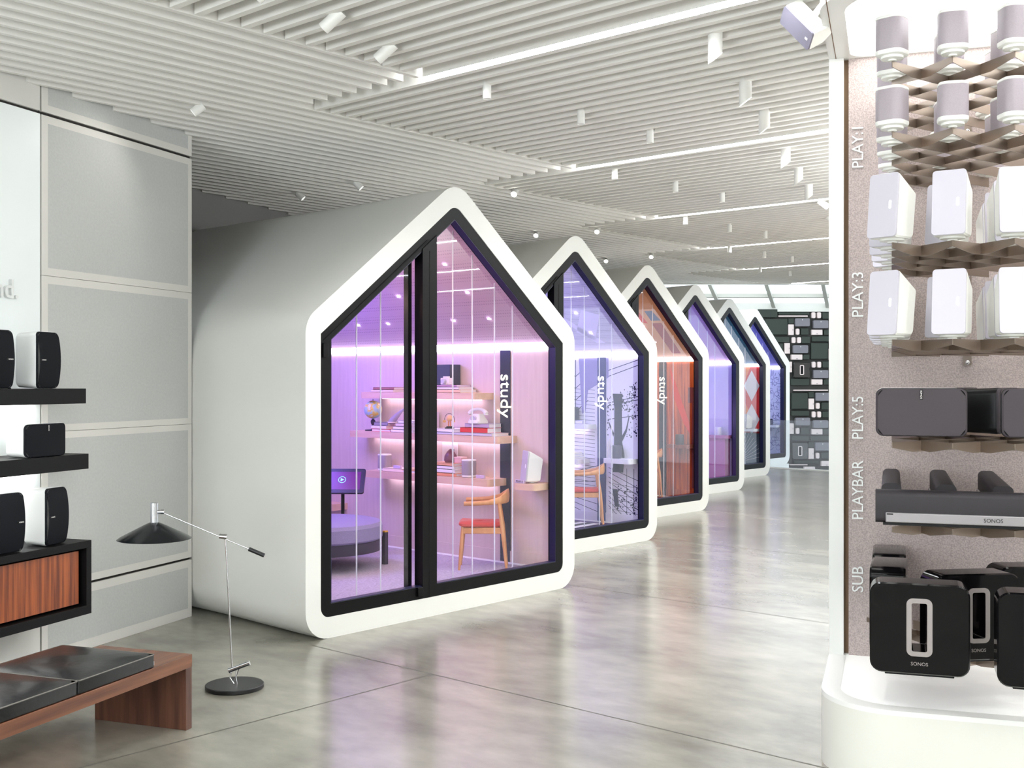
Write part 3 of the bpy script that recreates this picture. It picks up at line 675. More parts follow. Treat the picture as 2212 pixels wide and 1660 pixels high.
book(0, 1.62, B0, .035, .17, .25, (250, 246, 250), 'tall white book standing on the globe shelf', upright=True)
book(0, 1.58, B0, .035, .17, .25, (238, 228, 236), 'tall pearl-grey book standing second on the globe shelf', upright=True)
book(0, 1.54, B0, .03, .17, .20, (190, 184, 200), 'shorter grey book standing third on the globe shelf', upright=True)
book(0, 1.505, B0, .03, .17, .20, (212, 200, 214), 'shorter mauve book standing by the mullion on the globe shelf', upright=True)
book(0, 1.22, B0, .36, .22, .022, (206, 202, 216), 'flat grey book under the small brass model', )
book(0, 1.24, B0 + .022, .28, .2, .03, (250, 246, 244), 'white book directly under the small brass model')
book(0, .82, B0, .44, .23, .026, (214, 210, 220), 'wide pale book lowest in the stack with the red book')
book(0, .86, B0 + .026, .34, .19, .045, (222, 30, 36), 'bright red book on the globe shelf')
book(0, .84, B0 + .071, .30, .17, .038, (190, 176, 200), 'grey-mauve book lying on the bright red book')
book(0, 1.93, C0, .30, .19, .035, (252, 232, 210), 'cream book on the lowest shelf beside the round speaker')
book(0, 1.62, C0, .34, .2, .03, (252, 190, 120), 'orange-edged book on the lowest shelf behind the door stile', spine=False)
book(0, 1.64, C0 + .03, .26, .19, .016, (250, 214, 170), 'thin peach book on the orange-edged book')
book(0, 1.22, C0, .30, .2, .03, (240, 160, 116), 'salmon book lowest in the stack under the purple pebble')
book(0, 1.23, C0 + .03, .26, .19, .035, (250, 246, 246), 'white book second in the stack under the purple pebble')
book(0, 1.24, C0 + .065, .26, .19, .03, (246, 238, 240), 'off-white book third in the stack under the purple pebble')
book(0, 1.25, C0 + .095, .28, .19, .026, (240, 172, 130), 'peach book topmost in the stack under the purple pebble')
pr = thing('picture_card', 'white card with grey print leaning on the wall above the lowest shelf', 'card', podpos(0, 2.775, 1.34, C0))
MB().box(-.004, .004, -.10, .10, 0, .30).build('card', M_paper, pr); MB().box(-.0055, -.004, -.06, .0, .22, .24).build('print', mat('grey_print', (150, 150, 170), .6), pr)
st = thing('pebble', 'dark purple pointed pebble on the peach book', 'ornament', podpos(0, 2.69, 1.25, C0 + .121))
MB().lathe([(.0, .0), (.05, .0), (.062, .02), (.058, .06), (.035, .10), (.008, .125), (0, .127)], seg=18).build('stone', mat('purple_stone', (110, 40, 70), .4), st)
bx = thing('pink_box', 'small pink box beside the purple pebble', 'box', podpos(0, 2.70, 1.13, C0 + .121))
MB().box(-.04, .04, -.045, .045, 0, .05).build('box', mat('pink_card', (240, 190, 180), .6), bx, bevel=.003); MB().box(-.042, .042, -.047, .047, .045, .056).build('lid', mat('pink_lid', (244, 204, 196), .6), bx, bevel=.002)

# hat leaning on the wall
h = thing('sun_hat', 'round pink straw hat standing on the top shelf', 'hat', podpos(0, 2.72, 1.60, A0 + .15)); h.rotation_euler = (0, R(-78), 0)
MB().lathe([(.155, .0), (.15, .006), (.09, .012), (.085, .03), (.08, .08), (.06, .10), (0, .105)], seg=36).build('crown_and_brim', mat('pink_straw', (232, 168, 176), .8, noise=.2, nscale=90, bump=.4), h)
MB().lathe([(.088, .014), (.09, .02), (.088, .034)], seg=36).build('hat_band', mat('hat_band', (240, 200, 200), .6), h)
# dark box and camera
db = thing('storage_box', 'dark navy box at the right of the top shelf behind the camera', 'box', podpos(0, 2.72, 1.33, A0 + .072))
MB().box(-.07, .07, -.11, .11, 0, .19).build('box', mat('navy_card', (36, 34, 70), .5), db, bevel=.003); MB().box(-.071, -.069, .07, .10, .0, .17).build('spine', M_paper, db)
cm = thing('toy_camera', 'small white camera on the pink slim book', 'camera', podpos(0, 2.63, 1.245, A0 + .072))
MB().box(-.025, .025, -.055, .055, 0, .065).box(-.02, .02, -.03, .03, .065, .08).build('body', M_paper, cm, bevel=.006)
MB().cyl((-.025, 0, .033), (-.055, 0, .033), .026, .022).build('lens', mat('lens_grey', (200, 196, 206), .3), cm)
# globe
gl = thing('globe', 'desk globe with yellow and pale blue lands on a dark turned stand', 'globe', podpos(0, 2.66, 2.30, B0))
m = bpy.data.materials.new('globe_map'); m.use_nodes = True; nt = m.node_tree; b = nt.nodes['Principled BSDF']; b.inputs['Roughness'].default_value = .35
tc = nt.nodes.new('ShaderNodeTexCoord'); nz = nt.nodes.new('ShaderNodeTexNoise'); nz.inputs['Scale'].default_value = 13; rp = nt.nodes.new('ShaderNodeValToRGB')
rp.color_ramp.elements[0].color = lin((176, 206, 216)); rp.color_ramp.elements[0].position = .48
e = rp.color_ramp.elements.new(.52); e.color = lin((214, 220, 160)); e = rp.color_ramp.elements.new(.58); e.color = lin((238, 190, 60)); rp.color_ramp.elements[-1].color = lin((226, 226, 214)); rp.color_ramp.elements[-1].position = .66
nt.links.new(tc.outputs['Object'], nz.inputs[0]); nt.links.new(nz.outputs[0], rp.inputs[0]); nt.links.new(rp.outputs[0], b.inputs['Base Color'])
MB().lathe([(.09 * math.sin(math.pi * i / 16), .21 - .09 * math.cos(math.pi * i / 16)) for i in range(17)], seg=32).build('sphere', m, gl)
MB().lathe([(.0, 0), (.05, 0), (.05, .008), (.02, .016), (.012, .03), (.022, .045), (.012, .058), (.022, .075), (.024, .10), (.012, .115), (0, .122)], seg=20).build('stand', mat('dark_turned_wood', (44, 34, 60), .4), gl)
MB().box(-.05, .05, -.065, .065, 0, .012).build('base', MATS['dark_turned_wood'], gl, bevel=.003)
MB().cyl((0, 0, .298), (0, 0, .316), .003).build('pin', M_black, gl)
# horn ornament
hn = thing('horn_ornament', 'curved grey horn standing on the book stack', 'ornament', podpos(0, 2.66, 1.97, B0 + .088))
MB().tube([(0, .06 - .02 * i - .0035 * i * i * .35, .0 + .021 * i) for i in range(9)], [.036, .034, .03, .026, .022, .017, .012, .008, .002], 12).build('horn', mat('horn_grey', (176, 166, 178), .45), hn)
MB().lathe([(.0, .0), (.05, .0), (.045, .008), (0, .01)], c=(0, .055, 0)).build('foot', mat('horn_foot', (236, 220, 200), .5), hn)
# brass model
bm_ = thing('brass_model', 'little orrery-like brass model with a ball and arched arm', 'ornament', podpos(0, 2.66, 1.235, B0 + .052))
MB().lathe([(0, 0), (.045, 0), (.045, .008), (.03, .012), (.03, .02), (0, .02)], seg=20).build('base', M_black, bm_)
MB().cyl((0, -.012, .02), (0, -.012, .07), .006).cyl((0, .012, .02), (0, .012, .07), .006).build('pillar', mat('brass_warm', (236, 150, 90), .3, .6), bm_)
MB().lathe([(.03 * math.sin(math.pi * i / 12), .095 - .03 * math.cos(math.pi * i / 12)) for i in range(13)], seg=20).build('ball', mat('ball_peach', (248, 196, 140), .35), bm_)
MB().tube([(0, .066 * math.cos(R(a)), .075 + .066 * math.sin(R(a))) for a in range(0, 181, 15)], .0022, 6).build('arm', M_black, bm_)
MB().box(-.01, .01, .056, .076, .055, .075).box(-.004, .004, -.07, -.062, .06, .075).build('weight', mat('weight_gold', (226, 180, 80), .4), bm_)
# telephone
ph = thing('telephone', 'white rotary-style telephone on the grey-mauve book', 'telephone', podpos(0, 2.66, .87, B0 + .109))
MB().loops([[(x * s, y * t, z) for x, y in rrect(.14, .15, .03, 4)] for s, t, z in ((1, 1, 0), (1, 1, .02), (.7, .7, .06), (.55, .6, .085))]).build('body', M_white, ph)
MB().tube([(0, .10 * math.cos(R(a)), .085 + .045 * math.sin(R(a))) for a in range(-10, 191, 20)], [.024, .024, .018, .015, .014, .014, .014, .015, .018, .024, .024], 12).build('handset', M_white, ph)
MB().cyl((-.05, 0, .04), (-.066, 0, .036), .035).build('dial', mat('dial_grey', (206, 200, 212), .4), ph)
# nested speaker builders -------------------------------------------------
M_gril = mat('pale_speaker_grille2', (168, 158, 164), .55, noise=.08, nscale=300)
M_bl_gr = mat('black_speaker_grille', (30, 32, 38), .7, noise=.15, nscale=260)
M_bl_body = mat('black_speaker_body', (12, 12, 14), .4, spec=.25)
def play1(name, label, loc, rotz, group=None, stand=True):
    o = thing(name, label, 'speaker', loc, rotz, group)
    P = lambda s, z: [(x * s, y * s, z) for x, y in rrect(.119, .119, .038, 6)]
    MB().loops([P(.80, 0), P(.96, .004), P(1, .012), P(1, .02), P(.97, .021)]).build('base', M_white, o)
    MB().loops([P(.965, .020), P(.985, .024), P(.985, .146), P(.965, .150)]).build('grille', M_gril, o)
    MB().loops([P(.97, .149), P(1, .151), P(1, .156), P(.95, .161)]).build('top_cap', M_white, o)
    if stand: MB().lathe([(0, -.018), (.018, -.018), (.018, -.012), (.046, -.010), (.046, 0), (0, 0)], seg=24).build('foot_disc', M_white, o)
    return o
def play3(name, label, loc, rotz, group=None, face=None):
    """stands on end; face towards local -Y"""
    o = thing(name, label, 'speaker', loc, rotz, group)
    pr_ = [(-.075, 0), (.055, 0), (.082, .195), (-.048, .268)]     # (depth, height)
    def loop(x, inset): 
        c = (.0, .12)
        return [(x, y + (c[0] - y) * inset, z + (c[1] - z) * inset) for y, z in rpoly(pr_, [.008, .02, .014, .008], 4)]
    w = .064
    MB().loops([loop(-w, .06), loop(-w + .006, 0), loop(w - .006, 0), loop(w, .06)]).build('body', M_white, o)
    d = Vector((0, .027, .268)).normalized(); nrm = Vector((0, -d.z, d.y))
    base = Vector((0, -.0755, 0.0))
    def fl(sc, off): return [tuple(base + Vector((x * sc, 0, 0)) + d * (.134 + z * sc) + nrm * off) for x, z in rrect(.132, .268, .014, 4)]
    MB().loops([fl(.99, 0), fl(1, .004), fl(1, .008), fl(.985, .011)]).build('grille', face or M_gril3, o)
    MB().loops([[tuple(base + Vector((x + .035, 0, 0)) + d * (.134 + z) + nrm * off) for x, z in rrect(.012, .036, .0059, 4)] for off in (.010, .0125)]).build('badge', mat('badge_white', (250, 250, 250), .4, emit=.15), o)
    MB().lathe([(0, -.016), (.02, -.016), (.02, -.010), (.05, -.008), (.05, .001), (0, .001)], c=(0, .0, 0), seg=24).build('foot_disc', M_white, o)
    return o
M_gril3 = mat('silver_grille', (200, 196, 206), .45)
play1('round_speaker', 'small white speaker at the left end of the lowest shelf in the nearest pod', podpos(0, 2.67, 2.14, C0 + .001), R(10), stand=False)
play1('round_speaker', 'small white speaker near the right end of the lowest shelf in the nearest pod', podpos(0, 2.64, .965, C0 + .001), R(10), stand=False)
play3('wedge_speaker', 'white wedge speaker with a grey face on the short ledge in the nearest pod', podpos(0, 2.66, .225, .925 + .006), R(-118))
for nm, y, x, z, lab in (('crystal_block', 1.90, 2.62, C0 + .035, 'small clear name block on the cream book'), ('crystal_block', .80, 2.62, C0, 'small clear glass ornament right of the round speaker'), ('crystal_block', .08 + .2, 2.57, .915, 'clear lettered name block at the foot of the wedge speaker')):
    o = thing(nm, lab, 'ornament', podpos(0, x, y, z))
    MB().box(-.012, .012, -.05, .05, 0, .03).build('block', mat('pale_crystal', (214, 196, 222), .15), o, bevel=.003)
    if 'lettered' in lab: text_mesh('lettering', 'PLAY:3', .026, .0006, M_bl_body, o, frame((-.0128, 0, .015), (0, -1, 0), (0, 0, 1)))

def chair(label, loc, rot):
    """oak armchair with a curved back rail; faces local -Y"""
    o = thing('armchair', label, 'chair', loc, rot, 'oak armchairs with red seats in the pods')
    for sx in (-1, 1):
        MB().tube([(sx * .165, -.22, 0), (sx * .16, -.20, .22), (sx * .155, -.185, .40)], [.011, .018, .016], 10).build('leg', M_chairw, o)
        MB().tube([(sx * .165, .24, 0), (sx * .17, .20, .38), (sx * .185, .165, .62)], [.012, .02, .015], 10).build('leg', M_chairw, o)
    MB().box(-.15, .15, -.195, -.17, .335, .39).box(-.16, .16, .17, .195, .335, .39).box(-.17, -.148, -.18, .19, .335, .39).box(.148, .17, -.18, .19, .335, .39).build('seat_rail', M_chairw, o, bevel=.005)
    seat = MB(); 
    seat.loops([[(x * s, y * s, z + .018 * (y / .22) ** 2) for x, y in rpoly([(-.19, -.225), (.19, -.225), (.165, .20), (-.165, .20)], .05, 5)] for s, z in ((.93, .385), (1, .395), (1, .412), (.9, .428), (.5, .430), (.02, .425))])
    seat.build('seat', M_redl, o)
    pts = []; hs = []
    arc = [(-.205, -.17), (-.215, -.06), (-.21, .06), (-.17, .17), (-.09, .235), (0, .255), (.09, .235), (.17, .17), (.21, .06), (.215, -.06), (.205, -.17)]
    hh = [.02, .02, .022, .034, .056, .064, .056, .034, .022, .02, .02]; zc = [.615, .618, .625, .64, .665, .675, .665, .64, .625, .618, .615]; tt = [.020, .022, .022, .018, .014, .013, .014, .018, .022, .022, .020]
    rings = []
    for i, (x, y) in enumerate(arc):
        a = Vector(arc[max(i - 1, 0)]); b = Vector(arc[min(i + 1, 10)]); d = (b - a).normalized(); n = Vector((-d.y, d.x))
        rings.append([(x + n.x * u * tt[i], y + n.y * u * tt[i], zc[i] + v * hh[i]) for u, v in [(math.cos(t * math.pi / 6), math.sin(t * math.pi / 6)) for t in range(12)]])
    MB().loops(rings).build('backrest', M_chairw, o)
    return o
FZ = .155
ch = chair('oak armchair with a red seat in the nearest pod', podpos(0, 2.46, .63, FZ), R(-139)); ch.scale = (.88, .90, .95)
c2 = dup(ch, podpos(1, 2.46, .66, FZ + .0085), R(-139), 'oak armchair with a red seat in the violet drawing pod')
c3 = dup(ch, podpos(2, 2.46, .72, FZ), R(-139), 'oak armchair with a red seat in the orange wooden pod')
# ottoman
ot = thing('ottoman', 'large round lavender ottoman with dark posts in the nearest pod', 'ottoman', podpos(0, 1.55, 1.75, FZ))
MB().lathe([(0, .25), (.53, .25), (.55, .27), (.55, .375), (.53, .405), (.48, .415), (0, .42)], seg=56).build('cushion', mat('lavender_wool', (150, 140, 176), .9, noise=.12, nscale=120, bump=.2), ot)
MB().lathe([(0, .155), (.54, .155), (.54, .25), (0, .25)], seg=56).build('seat_frame', mat('dark_frame', (52, 44, 62), .5), ot)
for a in (-35, 55, 145, 235):
    x, y = .575 * math.cos(R(a)), .575 * math.sin(R(a))
    l = MB().box(x - .02, x + .02, y - .02, y + .02, 0, .29).build('leg', MATS['dark_frame'], ot)
    MB().box(x - .02, x + .02, y - .02, y + .02, .29, .302).build('leg_cap', mat('yellow_cap', (236, 180, 60), .5), l, smooth=False)
# tablet stand
ts = thing('tablet_stand', 'dark tablet on a pole stand behind the round ottoman', 'tablet stand', podpos(0, 2.136, 2.14, FZ), R(-50))
MB().lathe([(0, 0), (.075, 0), (.075, .006), (.03, .012), (0, .012)], seg=28).build('base', M_bl_body, ts)
MB().cyl((0, 0, .012), (0, 0, .66), .017).build('pole', M_bl_body, ts)
Mt = Matrix.Translation((0, -.03, .70)) @ Matrix.Rotation(R(-38), 4, 'X') @ Matrix.Rotation(R(0), 4, 'Y')
tb = MB(); tb.loops([[tuple(Mt @ Vector((x, y_, z))) for x, z in rrect(.43, .27, .02, 4)] for y_ in (.012, -.012)]); tb.build('tablet', mat('tablet_black', (28, 22, 48), .3), ts)
sc = MB(); sc.loops([[tuple(Mt @ Vector((x, y_, z))) for x, z in rrect(.35, .2, .002, 2)] for y_ in (-.012, -.0135)])
scr = sc.build('screen', mat('screen_violet', (90, 30, 90), .2, emit=.5, emit_rgb=(80, 26, 110)), ts)
ic = MB(); ic.loops([[tuple(Mt @ Vector((.036 * s * math.cos(t), y_, .01 + .036 * s * math.sin(t)))) for t in [i * math.pi / 16 for i in range(32)]] for s, y_ in ((1, -.0138), (1, -.0148), (.88, -.0148), (.88, -.0138))], cap=False)
ic.loops([[tuple(Mt @ Vector((x, y_, z + .01))) for x, z in ((-.013, -.017), (.02, 0), (-.013, .017))] for y_ in (-.0138, -.0148)])
ic.build('play_icon', mat('icon_cyan', (130, 220, 240), .4, emit=.7), scr)

# small goods in the farther pods
def canobj(k, y, z, r, h, c, label, name='can', sx=0):
    o = thing(name, label, 'speaker' if 'speaker' in name else 'container', podpos(k, 2.69 + sx, y, z))
    mm = mat('can_%d_%d_%d' % c, c, .45)
    MB().lathe([(0, 0), (r * .96, 0), (r, .004), (r, h - .006), (r * .96, h), (0, h)], seg=24).build('body', mm, o)
    MB().lathe([(0, h), (r * .93, h), (r * .93, h + .004), (0, h + .004)], seg=24).build('top_cap', mat('cap_%d_%d_%d' % c, tuple(min(255, v + 26) for v in c), .4), o)
    return o
canobj(1, .37, .92, .062, .145, (60, 54, 84), 'dark round speaker on the ledge under the drawn tree', 'round_speaker')
canobj(2, .30, .915, .06, .14, (72, 62, 66), 'dark round speaker on the brown ledge in the third pod', 'round_speaker')
canobj(3, .33, .905, .055, .13, (206, 206, 226), 'pale round speaker on the mauve ledge in the fourth pod', 'round_speaker')
canobj(5, .32, .85, .055, .13, (24, 30, 70), 'navy round speaker on the ledge in the farthest pod', 'round_speaker')
play3('wedge_speaker', 'white wedge speaker on the ledge before the red and white diamonds', podpos(4, 2.68, .32, .89 + .017), R(-118))
sb = thing('storage_box', 'dark box standing on the upper shelf of the violet drawing pod', 'box', podpos(1, 2.70, 1.10, 1.30))
MB().box(-.08, .08, -.13, .13, 0, .20).build('box', mat('navy_card', (36, 34, 70), .5), sb, bevel=.02); MB().box(-.09, -.08, -.08, .08, .03, .05).build('label_strip', M_paper, sb)
s2 = thing('table_clock', 'low clear clock beside the dark box in the violet drawing pod', 'clock', podpos(1, 2.70, .90, 1.30))
MB().box(-.03, .03, -.06, .06, 0, .045).build('case', mat('clock_grey', (190, 186, 210), .3), s2, bevel=.004); MB().box(-.032, -.03, -.05, .05, .008, .038).build('dial', M_paper, s2)
for i, (c, w) in enumerate((((232, 230, 240), .30), ((196, 190, 216), .26), ((240, 238, 246), .24))):
    book(1, 1.05, .89 + .026 * i, w, .19, .026, c, ['white book lowest in the stack of the second pod', 'grey book in the middle of the stack of the second pod', 'pale book topmost in the stack of the second pod'][i])
for i in range(3):
    o = thing('paper_tube', ['nearest', 'middle', 'farthest'][i] + ' of three white paper tubes beside the dark speaker in the second pod', 'paper tube', podpos(1, 2.72, .47 + .024 * i, .92), 0, 'paper tubes in the second pod')
    MB().cyl((0, 0, 0), (0, -.008, .24 - .02 * i), .008).build('tube', M_paper, o)
rg = thing('striped_rug', 'black and white striped rug before the chair in the second pod', 'rug', podpos(1, 2.1, 1.1, .1555))
MB().box(-.55, .5, -.75, .9, 0, .008).build('ground', M_paper, rg)
mbs = MB()
for i in range(8): mbs.add([(-.55, -.7 + i * .2, .0085), (-.55, -.6 + i * .2, .0085), (.5, -.7 + i * .2 + .12, .0085), (.5, -.8 + i * .2 + .12, .0085)], [(0, 1, 2, 3)])
mbs.build('stripe', M_bl_body, rg)
# ------------------------------------------------------------------ speaker display
M_felt = mat('grey_felt', (196, 182, 178), .95, noise=1, nscale=150, bump=.25, rgb2=(164, 151, 148))
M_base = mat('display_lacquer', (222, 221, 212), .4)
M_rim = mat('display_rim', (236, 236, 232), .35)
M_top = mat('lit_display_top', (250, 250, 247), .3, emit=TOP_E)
M_can = mat('lit_canopy_panel', (252, 252, 248), .4, emit=CANOPY_E)
D0 = DP(0, 0)
tag(MB().box(-.09, 3.4, .0, .25, 0, 3.66).build('wall_right', mat('display_back', (120, 96, 72), .7), loc=D0, rotz=DROT, smooth=False), kind='structure')
ds = thing('speaker_display', 'tall white lit speaker display niche lined with grey felt', 'display stand', D0, DROT)
MB().box(.008, 3.4, -.025, -.001, .33, 3.56).build('felt_panel', M_felt, ds, smooth=False)
MB().box(-.093, -.016, -.05, .25, .33, 3.535).build('side_fin', M_rim, ds, smooth=False, bevel=.003)
bo = rpoly([(-.093, .02), (-.093, -1.07), (3.4, -1.07), (3.4, .02)], [.001, .34, .001, .001], 14)
bi = rpoly([(-.005, -.02), (-.005, -.985), (3.4, -.985), (3.4, -.02)], [.001, .26, .001, .001], 14)
MB().prism(bo, 0, .318, 'z').build('plinth', M_base, ds)
MB().ring(bo, bi, .318, .340, 'z').build('plinth_rim', M_rim, ds)
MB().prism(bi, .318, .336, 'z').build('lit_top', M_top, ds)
co = rpoly([(-.093, .02), (-.093, -1.20), (3.4, -1.20), (3.4, .02)], [.001, .34, .001, .001], 14)
ci = rpoly([(.018, -.045), (.018, -1.09), (3.35, -1.09), (3.35, -.045)], [.09, .26, .001, .001], 14)
MB().ring(co, ci, 3.53, 3.665, 'z').build('canopy_rim', M_rim, ds)
MB().prism(ci, 3.545, 3.60, 'z').build('canopy_light_panel', M_can, ds)
MB().box(-.058, -.054, -1.15, 0, 3.5285, 3.531).build('canopy_seam', mat('seam_brown', (120, 86, 58), .7), ds, smooth=False)
for a_, z0, z1, w, sz in (('PLAY:1', 2.949, 3.163, .06, 1), ('PLAY:3', 2.147, 2.384, .06, 1), ('PLAY:5', 1.495, 1.72, .06, 1), ('PLAYBAR', 1.064, 1.377, .06, 1), ('SUB', .677, .812, .06, 1)):
    o = text_mesh('wall_lettering', a_, .083, .005, mat('letter_white', (236, 238, 236), .4), None,
                  Matrix.Translation(D0) @ Matrix.Rotation(DROT, 4, 'Z') @ frame((.058, -.030, (z0 + z1) / 2), (0, 0, 1), (-1, 0, 0)))
    L_ = max(v.co.z for v in o.data.vertices) - min(v.co.z for v in o.data.vertices); s_ = (z1 - z0) / L_
    zc = (z0 + z1) / 2
    for v in o.data.vertices: v.co.z = zc + (v.co.z - zc) * s_
    tag(o, {'PLAY:1': 'topmost raised white word on the grey felt, beside the round speakers', 'PLAY:3': 'raised white word on the felt beside the lower tier of wedge speakers',
            'PLAY:5': 'raised white word on the felt beside the wide dark speaker', 'PLAYBAR': 'longest raised white word on the felt, beside the soundbar',
            'SUB': 'raised three letter white word on the felt above the plinth'}[a_], 'lettering')
COLA = (.228, .463, .696); ROWB = (1.43, 1.10, .77, .45, .16)
rname = ('front', 'second', 'third', 'fourth', 'rearmost'); cname = ('column nearest the white fin', 'middle column', 'column by the picture edge')
def bracket(z, tier, b0=9):
    """steel lattice of upright blades under one tier"""
    o = thing('steel_bracket', 'crossing steel blades carrying ' + tier, 'shelf bracket', DP(0, 0, 0), DROT, 'steel lattice brackets of the speaker display')
    def blade(p, q, tip0, tip1):
        p = Vector((p[0], -p[1])); q = Vector((q[0], -q[1])); d = (q - p).normalized(); n = Vector((-d.y, d.x)) * .0018
        h0 = .024 if tip0 else .046; h1 = .024 if tip1 else .046
        L0 = (q - p).length; mid = p + d * min(.14, L0 * .45)
        vs = []
        for pt, h in ((p, h0), (mid, .046), (q, h1)):
            vs += [(pt.x - n.x, pt.y - n.y, z - h), (pt.x + n.x, pt.y + n.y, z - h), (pt.x + n.x, pt.y + n.y, z), (pt.x - n.x, pt.y - n.y, z)]
        m = MB(); m.loops([vs[0:4], vs[4:8], vs[8:12]]); return m.build('blade', M_steel, o, smooth=False)
    da, db_ = .234, -.325
    RB = [min(r, b0) for r in ROWB]
    def run(a, b, sgn):
        e = (a, b); n = 0
        while e[1] > .18 and .1 < e[0] + sgn * da < 1.9 and n < 8: e = (e[0] + sgn * da, e[1] + db_); n += 1
        if e[1] < .10: e = (e[0] - sgn * da * (.10 - e[1]) / -db_ * -1, .03)
        return e
    for r in range(4):
        if ROWB[r] <= b0: blade((COLA[0], ROWB[r]), run(COLA[0], ROWB[r], 1), 1, 0)
    for c_ in range(1, 5): 
        a = COLA[0] + da * c_; blade((a, RB[0]), run(a, RB[0], -1), 1, 1 if c_ < 4 else 0)
    blade((COLA[0] + da, RB[0]), run(COLA[0] + da, RB[0], 1), 1, 0); blade((COLA[2], RB[0]), run(COLA[2], RB[0], 1), 1, 0)
    for a in (.60, 1.3):
        MB().box(a - .02, a + .02, -.035, -.025, z - .09, z + .03).build('wall_plate', M_steel, o)
        MB().lathe([(.014 * math.sin(math.pi * i / 8), -.014 * math.cos(math.pi * i / 8)) for i in range(9)], c=(a, -.05, z - .03), seg=12).lathe([(.014 * math.sin(math.pi * i / 8), -.014 * math.cos(math.pi * i / 8)) for i in range(9)], c=(a, -.05, z - .075), seg=12).build('ball_stud', M_chrome, o)
    return o
TIERS = [(3.127, 'the top tier of round speakers', 1), (2.836, 'the second tier of round speakers', 1), (2.377, 'the upper tier of white wedge speakers', 3), (1.975, 'the lower tier of white wedge speakers', 3)]
for z, nm, kind in TIERS: bracket(z, nm)
p1 = None; p3 = None
for t, (z, nm, kind) in enumerate(TIERS):
    for c_ in range(3):
        rows = (0, 1, 2, 3, 4)
        if kind == 1 and c_ == 1: rows = (0, 1, 3, 4)
        if kind == 1 and c_ == 2: rows = (0, 1, 2, 4)
        if kind == 3 and c_ == 1: rows = (0, 1)
        if kind == 3 and c_ == 2: rows = (0, 1, 2, 3)
        for r_ in rows:
            if kind == 1:
                yaw = DROT + R((-26, 4, 22)[c_] * (1 if c_ else 1)) + R((0, 4, -3, 5, 0)[r_]); pos = DP(COLA[c_], ROWB[r_], z + .018)
                lab = 'round pale speaker, ' + ('top tier' if t == 0 else 'second tier down') + ', ' + rname[r_] + ' in the ' + cname[c_]; gr = 'round speakers on the display, ' + ('top' if t == 0 else 'second') + ' tier'
                if p1 is None: p1 = play1('round_speaker', lab, pos, yaw, gr); p1.rotation_euler = (0, 0, yaw)
                else: dup(p1, pos, yaw, lab, gr)
            else:
                yaw = DROT + R((-31, -14, 3)[c_]) + R((0, 0, 0, 0, 0)[r_] + (0, 6, -4, 7, 10)[r_] * (.6 if c_ == 0 else 1)); pos = DP(COLA[c_], ROWB[r_] - .03, z + .016)
                if c_ == 1 and r_ == 1: yaw = DROT + R(-32)
                lab = 'white wedge speaker, ' + ('upper' if t == 2 else 'lower') + ' wedge tier, ' + rname[r_] + ' in the ' + cname[c_]; gr = 'wedge speakers on the display, ' + ('upper' if t == 2 else 'lower') + ' tier'
                if p3 is None: p3 = play3('wedge_speaker', lab, pos, yaw, gr); p3.rotation_euler = (0, 0, yaw)
                else: dup(p3, pos, yaw, lab, gr)

def play5(label, loc, rotz, w, h, body, face, bulge, logo, group=None, logo_c=None, blen=.02, depth=.15):
    """w x h front towards local -Y, bulging along its long side; origin at the middle of the base"""
    o = thing('large_speaker', label, 'speaker', loc, rotz, group)
    long_z = h > w
    def lp(s, y, b): 
        out = []
        for x, z in rrect(w * s, h * s, .03, 7):
            t = (z / (h / 2)) if long_z else (x / (w / 2)); t = max(-1, min(1, t))
            out.append((x, y - b * (1 - t * t), z + h / 2))
        return out
    n = 7
    MB().loops([lp(.90, depth, 0), lp(.95, depth - .01, 0), lp(.985, .04, bulge * .6), lp(1, .012, bulge), lp(.99, .006, bulge)]).build('body', body, o)
    g = MB()
    # curved grille: strips across the long side
    rings = [lp(.985, .008, bulge), lp(.985, -.002, bulge), lp(.95, -.006, bulge)]
    g.loops(rings, cap=False)
    inner = lp(.95, -.006, bulge); N = len(inner); vs = inner; q = N // 4
    # fill by bridging opposite points so the bulge is kept
    if long_z: order = sorted(range(N), key=lambda i: (round(inner[i][2], 4), inner[i][0]))
    cols = 16; gv = []; gf = []
    for i in range(cols + 1):
        t = -1 + 2 * i / cols
        half = (h if long_z else w) * .95 / 2; ow = (w if long_z else h) * .95 / 2; r = .028
        a = t * half; over = max(0, abs(a) - (half - r)); e = ow - (r - math.sqrt(max(0, r * r - over * over)))
        yy = -.0062 - bulge * (1 - (a / ((h if long_z else w) / 2)) ** 2)
        for sgn in (-1, 1): gv.append((sgn * e, yy, a + h / 2) if long_z else (a, yy, sgn * e + h / 2))
    gf = [(2 * i, 2 * i + 1, 2 * i + 3, 2 * i + 2) for i in range(cols)]
    g.add(gv, gf)
    g.build('grille', face, o)
    if logo:
        bd = MB()
        if long_z:
            yl = -.007 - bulge
            tb = bd.box(logo - .036, logo + .012, yl - .002, yl, h / 2 - .006, h / 2 + .006).build('badge', M_bl_body, o)
            text_mesh('lettering', 'SONOS', .0105, .0006, M_paper, tb, frame((logo - .006, yl - .0026, h / 2), (1, 0, 0), (0, 0, 1)))
        else:
            yl = -.007 - bulge
            tb = bd.box(-.006, .006, yl - .002, yl, h - .048, h - .006).build('badge', M_bl_body, o)
            text_mesh('lettering', 'SONOS', .0105, .0006, M_paper, tb, frame((0, yl - .0026, h - .027), (0, 0, 1), (-1, 0, 0)))
    return o
M_dgr = mat('charcoal_grille', (60, 53, 58), .65, noise=.08, nscale=280)
z5 = 1.55
bracket(z5, 'the wide dark speakers')
play5('wide dark speaker facing out beside the felt lettering', DP(.344, 1.33, z5 + .02), DROT, .364, .203, M_bl_body, M_dgr, .012, 1)
